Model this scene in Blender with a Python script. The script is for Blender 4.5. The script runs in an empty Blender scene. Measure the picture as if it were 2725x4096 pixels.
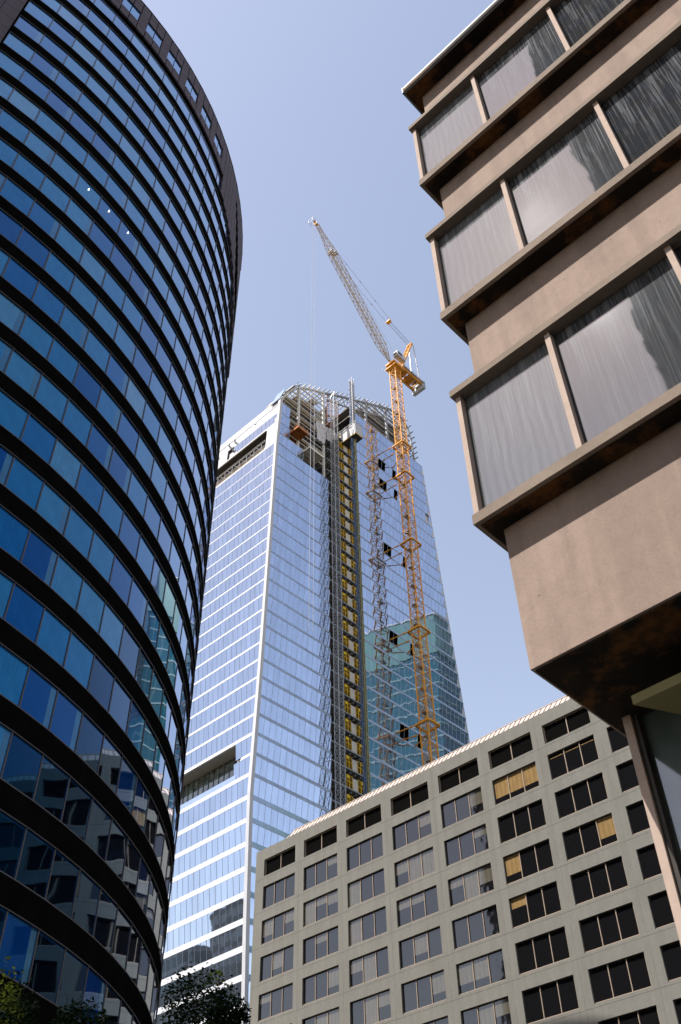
import bpy, math, random
from math import sin, cos, radians, pi, atan2, hypot, sqrt, floor
from mathutils import Vector
random.seed(7)
C = bpy.context.scene.collection
SC = bpy.context.scene

# ------------------------------------------------------------------ camera
# world: camera at the origin (eye height 1.7 m over the ground at z=-1.7)
F_, YAW, PITCH, ROLL = 3880.6, -0.752794, 0.789277, -0.022377
cam_d = bpy.data.cameras.new('camera'); cam = bpy.data.objects.new('camera', cam_d); C.objects.link(cam)
cy, sy, cp, sp, cr, sr = cos(YAW), sin(YAW), cos(PITCH), sin(PITCH), cos(ROLL), sin(ROLL)
FW = Vector((sy*cp, cy*cp, sp)); RT = Vector((cy, -sy, 0)); UP = RT.cross(FW)
RT, UP = cr*RT + sr*UP, -sr*RT + cr*UP
from mathutils import Matrix
M3 = Matrix((RT, UP, -FW)).transposed()
cam.matrix_world = M3.to_4x4()
cam_d.sensor_fit = 'VERTICAL'; cam_d.sensor_height = 36.0; cam_d.lens = F_/4096*36
cam_d.clip_start = 0.05; cam_d.clip_end = 5000
cam_d.dof.use_dof = True; cam_d.dof.focus_distance = 60; cam_d.dof.aperture_fstop = 5.0
SC.camera = cam

# ------------------------------------------------------------------ light
SUN_A, SUN_E = radians(18), radians(56.5)          # sun stands towards -X/-Y
TO_SUN = Vector((-sin(SUN_A)*cos(SUN_E), -cos(SUN_A)*cos(SUN_E), sin(SUN_E)))
W = bpy.data.worlds.new('World'); SC.world = W; W.use_nodes = True
nt = W.node_tree; nt.nodes.clear()
out = nt.nodes.new('ShaderNodeOutputWorld'); bg = nt.nodes.new('ShaderNodeBackground')
sky = nt.nodes.new('ShaderNodeTexSky'); sky.sky_type = 'NISHITA'; sky.sun_disc = False
sky.sun_elevation = SUN_E; sky.sun_rotation = atan2(TO_SUN.x, TO_SUN.y)
sky.altitude = 0; sky.air_density = 1.0; sky.dust_density = 0.4; sky.ozone_density = 1.0
bg.inputs['Strength'].default_value = 0.15
wb = nt.nodes.new('ShaderNodeMix'); wb.data_type = 'RGBA'; wb.blend_type = 'MULTIPLY'; wb.inputs[0].default_value = 1.0
wb.inputs[7].default_value = (1.38, 1.04, 0.82, 1)      # white balance of the whole sky
nt.links.new(sky.outputs[0], wb.inputs[6]); nt.links.new(wb.outputs[2], bg.inputs[0]); nt.links.new(bg.outputs[0], out.inputs[0])
sun_d = bpy.data.lights.new('sun', 'SUN'); sun_d.energy = 4.1; sun_d.angle = radians(0.5); sun_d.color = (1, 0.93, 0.84)
sun = bpy.data.objects.new('sun', sun_d); C.objects.link(sun)
sun.rotation_euler = TO_SUN.to_track_quat('Z', 'Y').to_euler(); sun.location = (0, 0, 300)
SC.view_settings.view_transform = 'Standard'; SC.view_settings.look = 'None'
SC.view_settings.exposure = 1.15; SC.view_settings.gamma = 1
SC.cycles.max_bounces = 8; SC.cycles.glossy_bounces = 5; SC.cycles.diffuse_bounces = 5
SC.cycles.transmission_bounces = 4; SC.cycles.caustics_reflective = False; SC.cycles.caustics_refractive = False

# ------------------------------------------------------------------ materials
def mat(name, col=(0.5, 0.5, 0.5), rough=0.6, metal=0.0, spec=0.5, ior=1.45):
    m = bpy.data.materials.new(name); m.use_nodes = True
    b = m.node_tree.nodes['Principled BSDF']
    b.inputs['Base Color'].default_value = (*col, 1); b.inputs['Roughness'].default_value = rough
    b.inputs['Metallic'].default_value = metal; b.inputs['IOR'].default_value = ior
    b.inputs['Specular IOR Level'].default_value = spec
    return m, m.node_tree, b
def N(t, typ, **k):
    n = t.nodes.new(typ)
    for a, v in k.items():
        if a.startswith('i_'): n.inputs[a[2:].replace('_', ' ')].default_value = v
        else: setattr(n, a, v)
    return n
def ramp(t, fac, stops, interp='LINEAR'):
    r = N(t, 'ShaderNodeValToRGB'); r.color_ramp.interpolation = interp
    e = r.color_ramp.elements
    while len(e) > 1: e.remove(e[-1])
    e[0].position = stops[0][0]; e[0].color = (*stops[0][1], 1)
    for p, c in stops[1:]:
        q = e.new(p); q.color = (*c, 1)
    t.links.new(fac, r.inputs[0]); return r
def noise(t, scale, detail=4, rough=0.55, vec=None, stretch=None, obj=True):
    tc = N(t, 'ShaderNodeTexCoord'); v = tc.outputs['Object' if obj else 'UV']
    if vec is not None: v = vec
    if stretch:
        mp = N(t, 'ShaderNodeMapping'); mp.inputs['Scale'].default_value = stretch
        t.links.new(v, mp.inputs[0]); v = mp.outputs[0]
    n = N(t, 'ShaderNodeTexNoise'); n.inputs['Scale'].default_value = scale
    n.inputs['Detail'].default_value = detail; n.inputs['Roughness'].default_value = rough
    t.links.new(v, n.inputs['Vector']); return n
def mix(t, fac, a, b, mode='MIX'):
    m = N(t, 'ShaderNodeMix', data_type='RGBA', blend_type=mode)
    for s, v in ((m.inputs[0], fac), (m.inputs[6], a), (m.inputs[7], b)):
        if hasattr(v, 'links') or hasattr(v, 'is_linked'): t.links.new(v, s)
        else: s.default_value = v if not isinstance(v, tuple) else (*v, 1)
    return m.outputs[2]
def math_(t, op, a, b=0.0):
    m = N(t, 'ShaderNodeMath', operation=op)
    for i, v in ((0, a), (1, b)):
        if hasattr(v, 'is_linked'): t.links.new(v, m.inputs[i])
        else: m.inputs[i].default_value = v
    return m.outputs[0]
def bump(t, b, h, strength=0.3, dist=0.02):
    n = N(t, 'ShaderNodeBump'); n.inputs['Strength'].default_value = strength; n.inputs['Distance'].default_value = dist
    t.links.new(h, n.inputs['Height']); t.links.new(n.outputs[0], b.inputs['Normal'])

def concrete(name, c1, c2, scale=1.0, pits=True, stain=None, streak=0.0):
    m, t, b = mat(name, c1, 0.9, spec=0.2)
    n1 = noise(t, 0.9*scale, 5, 0.6); n2 = noise(t, 9*scale, 4, 0.6); n3 = noise(t, 60*scale, 3, 0.6)
    r1 = ramp(t, n1.outputs[0], [(0.3, c2), (0.7, c1)])
    r2 = ramp(t, n2.outputs[0], [(0.35, (0.94,)*3), (0.65, (1.03,)*3)])
    c = mix(t, 1.0, r1.outputs[0], r2.outputs[0], 'MULTIPLY')
    r3 = ramp(t, n3.outputs[0], [(0.3, (0.91,)*3), (0.5, (1.0,)*3), (0.75, (1.03,)*3)])
    c = mix(t, 1.0, c, r3.outputs[0], 'MULTIPLY')
    if pits:
        vo = N(t, 'ShaderNodeTexVoronoi', feature='F1'); vo.inputs['Scale'].default_value = 7*scale
        tc = N(t, 'ShaderNodeTexCoord'); t.links.new(tc.outputs['Object'], vo.inputs['Vector'])
        r4 = ramp(t, vo.outputs['Distance'], [(0.035, (0.35,)*3), (0.075, (1,)*3)])
        mk = noise(t, 2.3*scale, 2); rk = ramp(t, mk.outputs[0], [(0.5, (0,)*3), (0.62, (1,)*3)])
        p = mix(t, rk.outputs[0], (1.0, 1.0, 1.0), r4.outputs[0])
        c = mix(t, 1.0, c, p, 'MULTIPLY')
    if streak:
        ns = noise(t, 1.0, 4, 0.6, stretch=(3.5*scale, 3.5*scale, 0.35*scale))
        rs = ramp(t, ns.outputs[0], [(0.42, (1-streak,)*3), (0.58, (1,)*3)])
        c = mix(t, 1.0, c, rs.outputs[0], 'MULTIPLY')
    if stain:
        ns = noise(t, 1.3, 6, 0.7, stretch=(1.2, 1.2, 0.4)); rs = ramp(t, ns.outputs[0], [(0.5, (0,)*3), (0.62, (1,)*3)])
        c = mix(t, rs.outputs[0], c, stain)
    t.links.new(c, b.inputs['Base Color'])
    bump(t, b, n3.outputs[0], 0.25, 0.01)
    return m
def metal(name, col, rough=0.45, met=0.0, dirt=0.15, scale=2.0):
    m, t, b = mat(name, col, rough, met, spec=0.25)
    n = noise(t, scale, 4, 0.6); r = ramp(t, n.outputs[0], [(0.3, tuple(x*(1-dirt) for x in col)), (0.7, tuple(min(1, x*(1+dirt*0.5)) for x in col))])
    t.links.new(r.outputs[0], b.inputs['Base Color'])
    return m

M = {}
M['conc_pink'] = concrete('pinkish concrete', (0.270, 0.208, 0.177), (0.250, 0.191, 0.162), 0.8, True, None, 0.17)
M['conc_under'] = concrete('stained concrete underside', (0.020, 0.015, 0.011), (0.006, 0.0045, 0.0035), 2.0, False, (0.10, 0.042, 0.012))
M['conc_lip'] = concrete('pebbled concrete sill', (0.215, 0.175, 0.145), (0.165, 0.132, 0.108), 2.5, True)
M['conc_grey'] = concrete('grey green concrete', (0.165, 0.164, 0.150), (0.147, 0.146, 0.133), 0.35, False, None, 0.08)
M['post'] = metal('painted beige post', (0.36, 0.285, 0.245), 0.85, 0, 0.12, 5)
M['roof_metal'] = metal('roof edge metal', (0.17, 0.19, 0.22), 0.6, 0.0)
M['black'] = metal('black spandrel panel', (0.004, 0.004, 0.004), 0.5, 0, 0.3, 1)
M['black'].node_tree.nodes['Principled BSDF'].inputs['Specular IOR Level'].default_value = 0.0; M['black'].node_tree.nodes['Principled BSDF'].inputs['Roughness'].default_value = 1.0
M['frame_grey'] = metal('anodised grey frame', (0.075, 0.072, 0.078), 0.5, 0.1)
M['granite'] = concrete('purple grey granite', (0.095, 0.085, 0.108), (0.075, 0.067, 0.086), 1.2, False)
M['white'] = metal('white coated metal', (0.40, 0.415, 0.445), 0.45, 0, 0.05, 0.4)
M['trim'] = metal('pale aluminium trim', (0.44, 0.46, 0.50), 0.4, 0.1, 0.05, 0.4)
M['mull_sun'] = metal('slim mullion darkened for sun', (0.20, 0.25, 0.33), 0.4, 0.2, 0.05)  # darker copy of the mullion, offsets direct sun in the colour
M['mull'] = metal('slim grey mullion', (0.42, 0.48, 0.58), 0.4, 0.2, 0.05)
M['steel_white'] = metal('white painted steel', (0.50, 0.50, 0.48), 0.5, 0, 0.12)
M['steel_grey'] = metal('primed grey steel', (0.25, 0.28, 0.31), 0.5, 0.1, 0.2)
M['steel_dark'] = metal('dark steel deck', (0.05, 0.045, 0.04), 0.7, 0, 0.3)
M['rust'] = metal('rusty orange steel', (0.36, 0.12, 0.03), 0.7, 0, 0.4)
M['orange'] = metal('orange crane paint', (0.60, 0.27, 0.02), 0.4, 0, 0.18, 1.0)
M['jib_ochre'] = metal('ochre jib paint', (0.34, 0.25, 0.12), 0.45, 0, 0.15, 1.0)
for k_ in ('orange', 'jib_ochre'):
    M[k_].node_tree.nodes['Principled BSDF'].inputs['Specular IOR Level'].default_value = 0.4; M[k_].node_tree.nodes['Principled BSDF'].inputs['Roughness'].default_value = 0.32
M['yellow'] = metal('yellow gate paint', (0.55, 0.34, 0.02), 0.5, 0, 0.15, 1.0)
M['galv'] = metal('galvanised steel', (0.36, 0.37, 0.38), 0.35, 0.4, 0.12)
M['hoistblue'] = metal('blue hoist steel', (0.08, 0.13, 0.24), 0.45, 0.1, 0.2)
M['hoistolive'] = metal('olive hoist steel', (0.28, 0.28, 0.16), 0.45, 0.1, 0.2)
M['plaster'] = metal('pale board panel', (0.50, 0.48, 0.44), 0.8, 0, 0.08)
M['slab'] = metal('grey brown floor slab', (0.22, 0.20, 0.18), 0.85, 0, 0.25, 0.6)  # grey brown slab colour with random mottling
M['deck_wood'] = metal('wooden deck planks', (0.38, 0.30, 0.20), 0.8, 0, 0.25, 2.0)
M['pale_deck'] = metal('pale platform boards', (0.66, 0.62, 0.54), 0.8, 0, 0.2, 2.0)
M['cable'] = metal('steel cable', (0.22, 0.24, 0.30), 0.5, 0.2, 0.05)
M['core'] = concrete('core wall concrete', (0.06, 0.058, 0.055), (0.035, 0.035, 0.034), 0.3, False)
M['ground'] = concrete('paving', (0.115, 0.11, 0.10), (0.09, 0.086, 0.08), 0.5, False)
M['asphalt'] = concrete('asphalt', (0.055, 0.055, 0.055), (0.04, 0.04, 0.04), 1.0, False)
M['paint'] = metal('road paint', (0.7, 0.7, 0.68), 0.7, 0, 0.1)
M['coping'] = metal('pale ribbed coping', (0.44, 0.37, 0.335), 0.5, 0, 0.05, 0.3)
M['rib'] = metal('coping seam', (0.20, 0.15, 0.13), 0.6, 0, 0.1)
M['bronze'] = metal('bronze window frame', (0.30, 0.24, 0.19), 0.5, 0.1, 0.1)
M['frame_dark'] = metal('dark window surround', (0.035, 0.03, 0.028), 0.6, 0, 0.1)
M['cream'] = metal('cream ceiling board', (0.20, 0.18, 0.085), 0.8, 0, 0.1)
M['brown'] = concrete('brown stone cladding', (0.17, 0.115, 0.08), (0.12, 0.08, 0.055), 0.3, False)
M['darkwin'] = mat('dark window glass', (0.012, 0.013, 0.015), 0.05, ior=1.5)[0]
M['teal_roof'] = metal('green glass crown', (0.10, 0.20, 0.19), 0.3, 0, 0.1, 0.1)
M['sign'] = metal('yellow number plate', (0.80, 0.58, 0.03), 0.6, 0, 0.05)
M['ink'] = metal('black lettering', (0.02, 0.02, 0.02), 0.7, 0, 0.0)
M['bark'] = metal('bark', (0.07, 0.05, 0.035), 0.9, 0, 0.4, 6)

def tarp():
    m, t, b = mat('white tarpaulin', (0.48, 0.48, 0.50), 0.7)
    n = noise(t, 1.2, 4, 0.6); bump(t, b, n.outputs[0], 1.0, 0.5); return m
M['tarp'] = tarp()
def leaf():
    m, t, b = mat('leaf', (0.05, 0.10, 0.02), 0.9, spec=0.05)
    n = noise(t, 0.8, 3); r = ramp(t, n.outputs[0], [(0.57, (0.003, 0.007, 0.003)), (0.70, (0.09, 0.12, 0.015))])  # dark and sunlit leaf patches put into the colour by noise
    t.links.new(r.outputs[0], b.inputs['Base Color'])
    b.inputs['Subsurface Weight'].default_value = 0.0
    tr = N(t, 'ShaderNodeBsdfTranslucent'); t.links.new(r.outputs[0], tr.inputs[0])
    ms = N(t, 'ShaderNodeMixShader'); ms.inputs[0].default_value = 0.35
    o = t.nodes['Material Output']; t.links.new(b.outputs[0], ms.inputs[1]); t.links.new(tr.outputs[0], ms.inputs[2]); t.links.new(ms.outputs[0], o.inputs[0])
    return m
M['leaf'] = leaf()

def office_glass():
    """dark blue tinted glass of the curved tower; blinds behind vary per window through the 'rnd' attribute"""
    m, t, b = mat('blue tinted office glass', (0.02, 0.09, 0.24), 0.03, ior=1.85)
    at = N(t, 'ShaderNodeAttribute', attribute_name='rnd'); r = at.outputs['Fac']
    base = ramp(t, r, [(0.0, (0.001, 0.002, 0.005)), (0.1, (0.002, 0.035, 0.17)), (0.3, (0.004, 0.075, 0.26)), (0.45, (0.016, 0.135, 0.32)), (0.8, (0.045, 0.19, 0.36)), (1.0, (0.13, 0.26, 0.37))])
    uv = N(t, 'ShaderNodeTexCoord'); sx = N(t, 'ShaderNodeSeparateXYZ'); t.links.new(uv.outputs['UV'], sx.inputs[0])
    u = sx.outputs[0]; v = sx.outputs[1]
    fr = math_(t, 'FRACT', math_(t, 'MULTIPLY', r, 17.3))
    nz = noise(t, 3, 2, obj=False, stretch=(4, 0.25, 1))
    st = math_(t, 'SINE', math_(t, 'ADD', math_(t, 'MULTIPLY', u, 125.0), math_(t, 'MULTIPLY', nz.outputs[0], 9.0)))
    st = math_(t, 'MULTIPLY', st, math_(t, 'GREATER_THAN', fr, 0.5))
    st = math_(t, 'ADD', math_(t, 'MULTIPLY', st, 0.22), 1.0)
    # curtain pulled part of the way
    half = math_(t, 'MULTIPLY', math_(t, 'MULTIPLY', math_(t, 'GREATER_THAN', u, 0.80), math_(t, 'LESS_THAN', fr, 0.25)), math_(t, 'GREATER_THAN', r, 0.06))
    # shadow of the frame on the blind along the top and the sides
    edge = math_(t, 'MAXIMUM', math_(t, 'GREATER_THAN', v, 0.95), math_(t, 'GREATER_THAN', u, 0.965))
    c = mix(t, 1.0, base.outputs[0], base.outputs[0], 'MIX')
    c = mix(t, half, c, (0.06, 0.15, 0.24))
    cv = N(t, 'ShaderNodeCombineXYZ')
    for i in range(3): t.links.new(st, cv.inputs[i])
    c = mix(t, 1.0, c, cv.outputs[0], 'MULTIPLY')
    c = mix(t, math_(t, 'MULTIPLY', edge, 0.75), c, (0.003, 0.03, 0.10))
    n2 = noise(t, 2.2, 3, obj=False); sh = ramp(t, n2.outputs[0], [(0.3, (0.86,)*3), (0.7, (1.1,)*3)])
    c = mix(t, 1.0, c, sh.outputs[0], 'MULTIPLY')
    # angle dependent coating: deep blue face on, pale and strongly reflecting at a glance
    t.nodes.remove(b)
    df = N(t, 'ShaderNodeBsdfDiffuse'); t.links.new(c, df.inputs[0])
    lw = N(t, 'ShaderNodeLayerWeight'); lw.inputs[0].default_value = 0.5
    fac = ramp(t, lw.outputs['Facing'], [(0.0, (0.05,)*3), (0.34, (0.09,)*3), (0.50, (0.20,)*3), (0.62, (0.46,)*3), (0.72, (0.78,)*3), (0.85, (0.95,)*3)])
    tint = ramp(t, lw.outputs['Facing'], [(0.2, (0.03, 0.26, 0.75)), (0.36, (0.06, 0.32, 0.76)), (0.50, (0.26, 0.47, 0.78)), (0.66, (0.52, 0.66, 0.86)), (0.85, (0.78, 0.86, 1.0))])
    gl = N(t, 'ShaderNodeBsdfGlossy'); gl.inputs['Roughness'].default_value = 0.02; t.links.new(tint.outputs[0], gl.inputs[0])
    nb = noise(t, 0.22, 1); bn = N(t, 'ShaderNodeBump'); bn.inputs['Strength'].default_value = 0.35; bn.inputs['Distance'].default_value = 0.08
    t.links.new(nb.outputs[0], bn.inputs['Height']); t.links.new(bn.outputs[0], gl.inputs['Normal'])
    ms = N(t, 'ShaderNodeMixShader'); t.links.new(fac.outputs[0], ms.inputs[0]); t.links.new(df.outputs[0], ms.inputs[1]); t.links.new(gl.outputs[0], ms.inputs[2])
    t.links.new(ms.outputs[0], t.nodes['Material Output'].inputs[0])
    return m
M['office_glass'] = office_glass()

def mirror_glass(name, tint, body, k=0.8, wav=0.25):
    m, t, b = mat(name, tint, 0.02, metal=k)
    at = N(t, 'ShaderNodeAttribute', attribute_name='rnd')
    r = ramp(t, at.outputs['Fac'], [(0.0, tuple(x*0.96 for x in tint)), (0.7, tint), (1.0, tuple(min(1, x*1.05) for x in tint))])
    ns = noise(t, 1.0, 3, 0.6, stretch=(0.9, 0.9, 0.12)); rs = ramp(t, ns.outputs[0], [(0.35, (0.93,)*3), (0.65, (1.05,)*3)])
    c = mix(t, 1.0, r.outputs[0], rs.outputs[0], 'MULTIPLY')
    t.links.new(c, b.inputs['Base Color'])
    nb = noise(t, 0.35, 2, 0.5); bump(t, b, nb.outputs[0], 1.0, wav)
    return m
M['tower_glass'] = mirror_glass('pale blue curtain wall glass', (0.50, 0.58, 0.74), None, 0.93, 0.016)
M['tower_glass_sun'] = mirror_glass('sunward glass darkened for bright sky', (0.34, 0.40, 0.50), None, 0.93, 0.006)  # same glass, tint darkened to offset the brighter sky it mirrors
M['tower_fin'] = mirror_glass('translucent spandrel glass', (0.40, 0.50, 0.62), None, 0.55, 0.008)
M['tower_fin'].node_tree.nodes['Principled BSDF'].inputs['Roughness'].default_value = 0.2
M['teal_glass'] = mirror_glass('teal tower glass', (0.010, 0.070, 0.095), None, 0.0, 0.03)
M['teal_band'] = metal('pale teal floor line', (0.16, 0.24, 0.25), 0.5, 0, 0.05)

def streaked():
    """large bay panes: reflective grey glass with dried run marks"""
    m, t, b = mat('streaked bay glass', (0.018, 0.020, 0.024), 0.03, ior=1.95); b.inputs['Specular Tint'].default_value = (0.78, 0.90, 1.0, 1)
    uv = N(t, 'ShaderNodeTexCoord')
    mp = N(t, 'ShaderNodeMapping'); mp.inputs['Scale'].default_value = (30, 0.55, 1); t.links.new(uv.outputs['UV'], mp.inputs[0])
    wn = N(t, 'ShaderNodeTexNoise'); wn.inputs['Scale'].default_value = 3.0; t.links.new(uv.outputs['UV'], wn.inputs['Vector'])
    va = N(t, 'ShaderNodeVectorMath', operation='ADD'); t.links.new(mp.outputs[0], va.inputs[0])
    vs = N(t, 'ShaderNodeVectorMath', operation='SCALE'); vs.inputs[3].default_value = 0.4; t.links.new(wn.outputs['Color'], vs.inputs[0]); t.links.new(vs.outputs[0], va.inputs[1])
    n = N(t, 'ShaderNodeTexNoise'); n.inputs['Scale'].default_value = 2.2; n.inputs['Detail'].default_value = 3; n.inputs['Roughness'].default_value = 0.6
    t.links.new(va.outputs[0], n.inputs['Vector'])
    r = ramp(t, n.outputs[0], [(0.50, (0,)*3), (0.56, (0.5,)*3), (0.64, (1,)*3)])
    sx = N(t, 'ShaderNodeSeparateXYZ'); t.links.new(uv.outputs['UV'], sx.inputs[0])
    fade = ramp(t, sx.outputs[1], [(0.0, (0.25,)*3), (0.55, (0.6,)*3), (0.97, (1,)*3), (1.0, (0.3,)*3)])
    big = noise(t, 0.9, 2); rb = ramp(t, big.outputs[0], [(0.3, (0.3,)*3), (0.7, (1,)*3)])
    k = math_(t, 'MULTIPLY', math_(t, 'MULTIPLY', r.outputs[0], fade.outputs[0]), rb.outputs[0])
    k = math_(t, 'MULTIPLY', k, 0.42)
    df = N(t, 'ShaderNodeBsdfDiffuse'); df.inputs[0].default_value = (0.33, 0.35, 0.38, 1)
    at = N(t, 'ShaderNodeAttribute', attribute_name='rnd')
    fold = math_(t, 'ADD', math_(t, 'MULTIPLY', math_(t, 'SINE', math_(t, 'ADD', math_(t, 'MULTIPLY', sx.outputs[0], 70.0), math_(t, 'MULTIPLY', wn.outputs['Fac'], 9.0))), 0.22), 1.0)
    k2 = math_(t, 'ADD', math_(t, 'ADD', k, 0.012), math_(t, 'MULTIPLY', math_(t, 'MULTIPLY', at.outputs['Fac'], fold), 0.20))
    ms = N(t, 'ShaderNodeMixShader'); o = t.nodes['Material Output']
    t.links.new(k2, ms.inputs[0]); t.links.new(b.outputs[0], ms.inputs[1]); t.links.new(df.outputs[0], ms.inputs[2]); t.links.new(ms.outputs[0], o.inputs[0])
    nb = noise(t, 0.8, 1); bump(t, b, nb.outputs[0], 0.4, 0.02)
    return m
M['streaked'] = streaked()

def block_glass(name, base, var=0.0, ior=1.75):
    m, t, b = mat(name, base, 0.04, ior=ior)
    nb = noise(t, 0.5, 2); bump(t, b, nb.outputs[0], 0.6, 0.03)
    return m
M['pane_dark'] = block_glass('dark office pane', (0.006, 0.006, 0.007), ior=1.65)
def blind(name, col, ior=1.7):
    m, t, b = mat(name, col, 0.05, ior=ior)
    tc = N(t, 'ShaderNodeTexCoord'); sx = N(t, 'ShaderNodeSeparateXYZ'); t.links.new(tc.outputs['Object'], sx.inputs[0])
    w = math_(t, 'SINE', math_(t, 'MULTIPLY', sx.outputs[0], 12.0))
    r = ramp(t, w, [(0.0, tuple(x*0.85 for x in col)), (0.2, col)])
    n = noise(t, 2.0, 3); r2 = ramp(t, n.outputs[0], [(0.3, (0.88,)*3), (0.7, (1.08,)*3)])
    t.links.new(mix(t, 1.0, r.outputs[0], r2.outputs[0], 'MULTIPLY'), b.inputs['Base Color'])
    return m
M['blind'] = blind('beige roller blind', (0.085, 0.078, 0.062))
M['lit_gold'] = blind('golden lit window colour', (0.22, 0.148, 0.066), 1.5)  # warm window light put into the blind colour, nothing emits
def louvre():
    m, t, b = mat('black louvre', (0.012, 0.012, 0.012), 1.0, spec=0.0)
    tc = N(t, 'ShaderNodeTexCoord'); sx = N(t, 'ShaderNodeSeparateXYZ'); t.links.new(tc.outputs['Object'], sx.inputs[0])
    w = math_(t, 'FRACT', math_(t, 'MULTIPLY', sx.outputs[2], 8.0))
    r = ramp(t, w, [(0.0, (0.002,)*3), (0.72, (0.003,)*3), (0.80, (0.011,)*3), (1.0, (0.009,)*3)])
    t.links.new(r.outputs[0], b.inputs['Base Color']); return m
M['louvre'] = louvre()
def clear(name, tint=(0.8, 0.9, 0.9)):
    m, t, b = mat(name, (0.02, 0.03, 0.03), 0.03, ior=1.7)
    tr = N(t, 'ShaderNodeBsdfTransparent'); tr.inputs[0].default_value = (*tint, 1)
    ms = N(t, 'ShaderNodeMixShader'); ms.inputs[0].default_value = 0.45; o = t.nodes['Material Output']
    t.links.new(tr.outputs[0], ms.inputs[1]); t.links.new(b.outputs[0], ms.inputs[2]); t.links.new(ms.outputs[0], o.inputs[0])
    return m
M['clear'] = clear('clear greenish glass')
def shop():
    m, t, b = mat('shopfront glass', (0.045, 0.06, 0.058), 0.06, ior=1.9)
    n = noise(t, 0.9, 3); r = ramp(t, n.outputs[0], [(0.35, (0.02, 0.03, 0.03)), (0.7, (0.10, 0.13, 0.125))])
    t.links.new(r.outputs[0], b.inputs['Base Color']); return m
M['shop'] = shop()

# ------------------------------------------------------------------ mesh helpers
class MB:
    def __init__(s): s.v = []; s.f = []; s.m = []; s.u = []; s.r = []
    def face(s, pts, mi=0, rnd=0.5, uv=None):
        b = len(s.v); s.v += [tuple(p) for p in pts]; s.f.append(tuple(range(b, b+len(pts))))
        s.m.append(mi); s.r.append(rnd); s.u += list(uv) if uv else [(0, 0), (1, 0), (1, 1), (0, 1), (0.5, 1), (0.5, 0)][:len(pts)] + [(0, 0)]*max(0, len(pts)-6)
    def box(s, a, b, mi=0, rnd=0.5):
        x0, y0, z0 = a; x1, y1, z1 = b
        P = [(x0, y0, z0), (x1, y0, z0), (x1, y1, z0), (x0, y1, z0), (x0, y0, z1), (x1, y0, z1), (x1, y1, z1), (x0, y1, z1)]
        for q in ((0, 3, 2, 1), (4, 5, 6, 7), (0, 1, 5, 4), (1, 2, 6, 5), (2, 3, 7, 6), (3, 0, 4, 7)):
            s.face([P[i] for i in q], mi, rnd)
    def prism(s, bot, top, mi=0, rnd=0.5):
        n = len(bot)
        s.face(list(reversed(bot)), mi, rnd); s.face(top, mi, rnd)
        for i in range(n):
            j = (i+1) % n; s.face([bot[i], bot[j], top[j], top[i]], mi, rnd)
    def bar(s, p, q, w, h=None, mi=0):
        p = Vector(p); q = Vector(q); d = q-p
        if d.length < 1e-6: return
        d.normalize(); h = h or w
        a = d.cross(Vector((0, 0, 1)))
        if a.length < 0.05: a = Vector((1, 0, 0))
        a.normalize(); c = d.cross(a).normalized(); a = a*w/2; c = c*h/2
        s.prism([p-a-c, p+a-c, p+a+c, p-a+c], [q-a-c, q+a-c, q+a+c, q-a+c], mi)
    def tube(s, p, q, r, n=8, mi=0, r2=None):
        p = Vector(p); q = Vector(q); d = (q-p)
        if d.length < 1e-6: return
        d.normalize(); a = d.cross(Vector((0.13, 0.31, 0.94))).normalized(); c = d.cross(a); r2 = r if r2 is None else r2
        B = [p+(a*cos(2*pi*i/n)+c*sin(2*pi*i/n))*r for i in range(n)]; T = [q+(a*cos(2*pi*i/n)+c*sin(2*pi*i/n))*r2 for i in range(n)]
        s.prism(B, T, mi)
    def build(s, name, mats, parent=None, smooth=False):
        me = bpy.data.meshes.new(name); off = parent.get('_o', (0, 0, 0)) if parent is not None else (0, 0, 0)
        V = [(x-off[0], y-off[1], z-off[2]) for x, y, z in s.v]
        me.from_pydata(V, [], s.f)
        for k in (mats if isinstance(mats, (list, tuple)) else [mats]): me.materials.append(M[k])
        me.polygons.foreach_set('material_index', s.m)
        ul = me.uv_layers.new(name='UVMap'); ul.data.foreach_set('uv', [c for uv in s.u for c in uv])
        at = me.attributes.new('rnd', 'FLOAT', 'FACE'); at.data.foreach_set('value', s.r)
        me.validate(); me.update()
        o = bpy.data.objects.new(name, me); C.objects.link(o)
        if parent is not None: o.parent = parent
        return o
def thing(name, label, cat, loc=(0, 0, 0), group=None):
    o = bpy.data.objects.new(name, None); C.objects.link(o); o.location = loc; o['_o'] = loc
    o['label'] = label; o['category'] = cat; o.empty_display_size = 0.5
    if group: o['group'] = group
    return o
def kid_off(o, parent):   # a part that itself gets sub-parts keeps the thing's offset
    o['_o'] = parent.get('_o', (0, 0, 0)); return o
def tag(o, label=None, cat=None, group=None, kind=None):
    for k, v in (('label', label), ('category', cat), ('group', group), ('kind', kind)):
        if v: o[k] = v
    return o
def project(p):
    p = Vector(p); z = p.dot(FW)
    return (1362.5+F_*p.dot(RT)/z, 2048-F_*p.dot(UP)/z) if z > 0 else (1e9, 1e9)

# ------------------------------------------------------------------ ground
m = MB(); m.box((-900, -900, -2.2), (900, 900, -1.85)); tag(m.build('ground', 'ground'), kind='structure')
m = MB(); m.box((-900, -18, -1.85), (900, -4, -1.846)); tag(m.build('road', 'asphalt'), kind='structure')
m = MB(); m.box((-900, -4, -1.85), (900, 900, -1.70)); m.box((-900, -900, -1.85), (900, -18, -1.70))
tag(m.build('pavement', 'ground'), kind='structure')
m = MB()
for i in range(-40, 40): m.box((i*6, -11.1, -1.846), (i*6+3, -10.95, -1.842))
tag(m.build('lane_marking', 'paint'), kind='structure')

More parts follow.
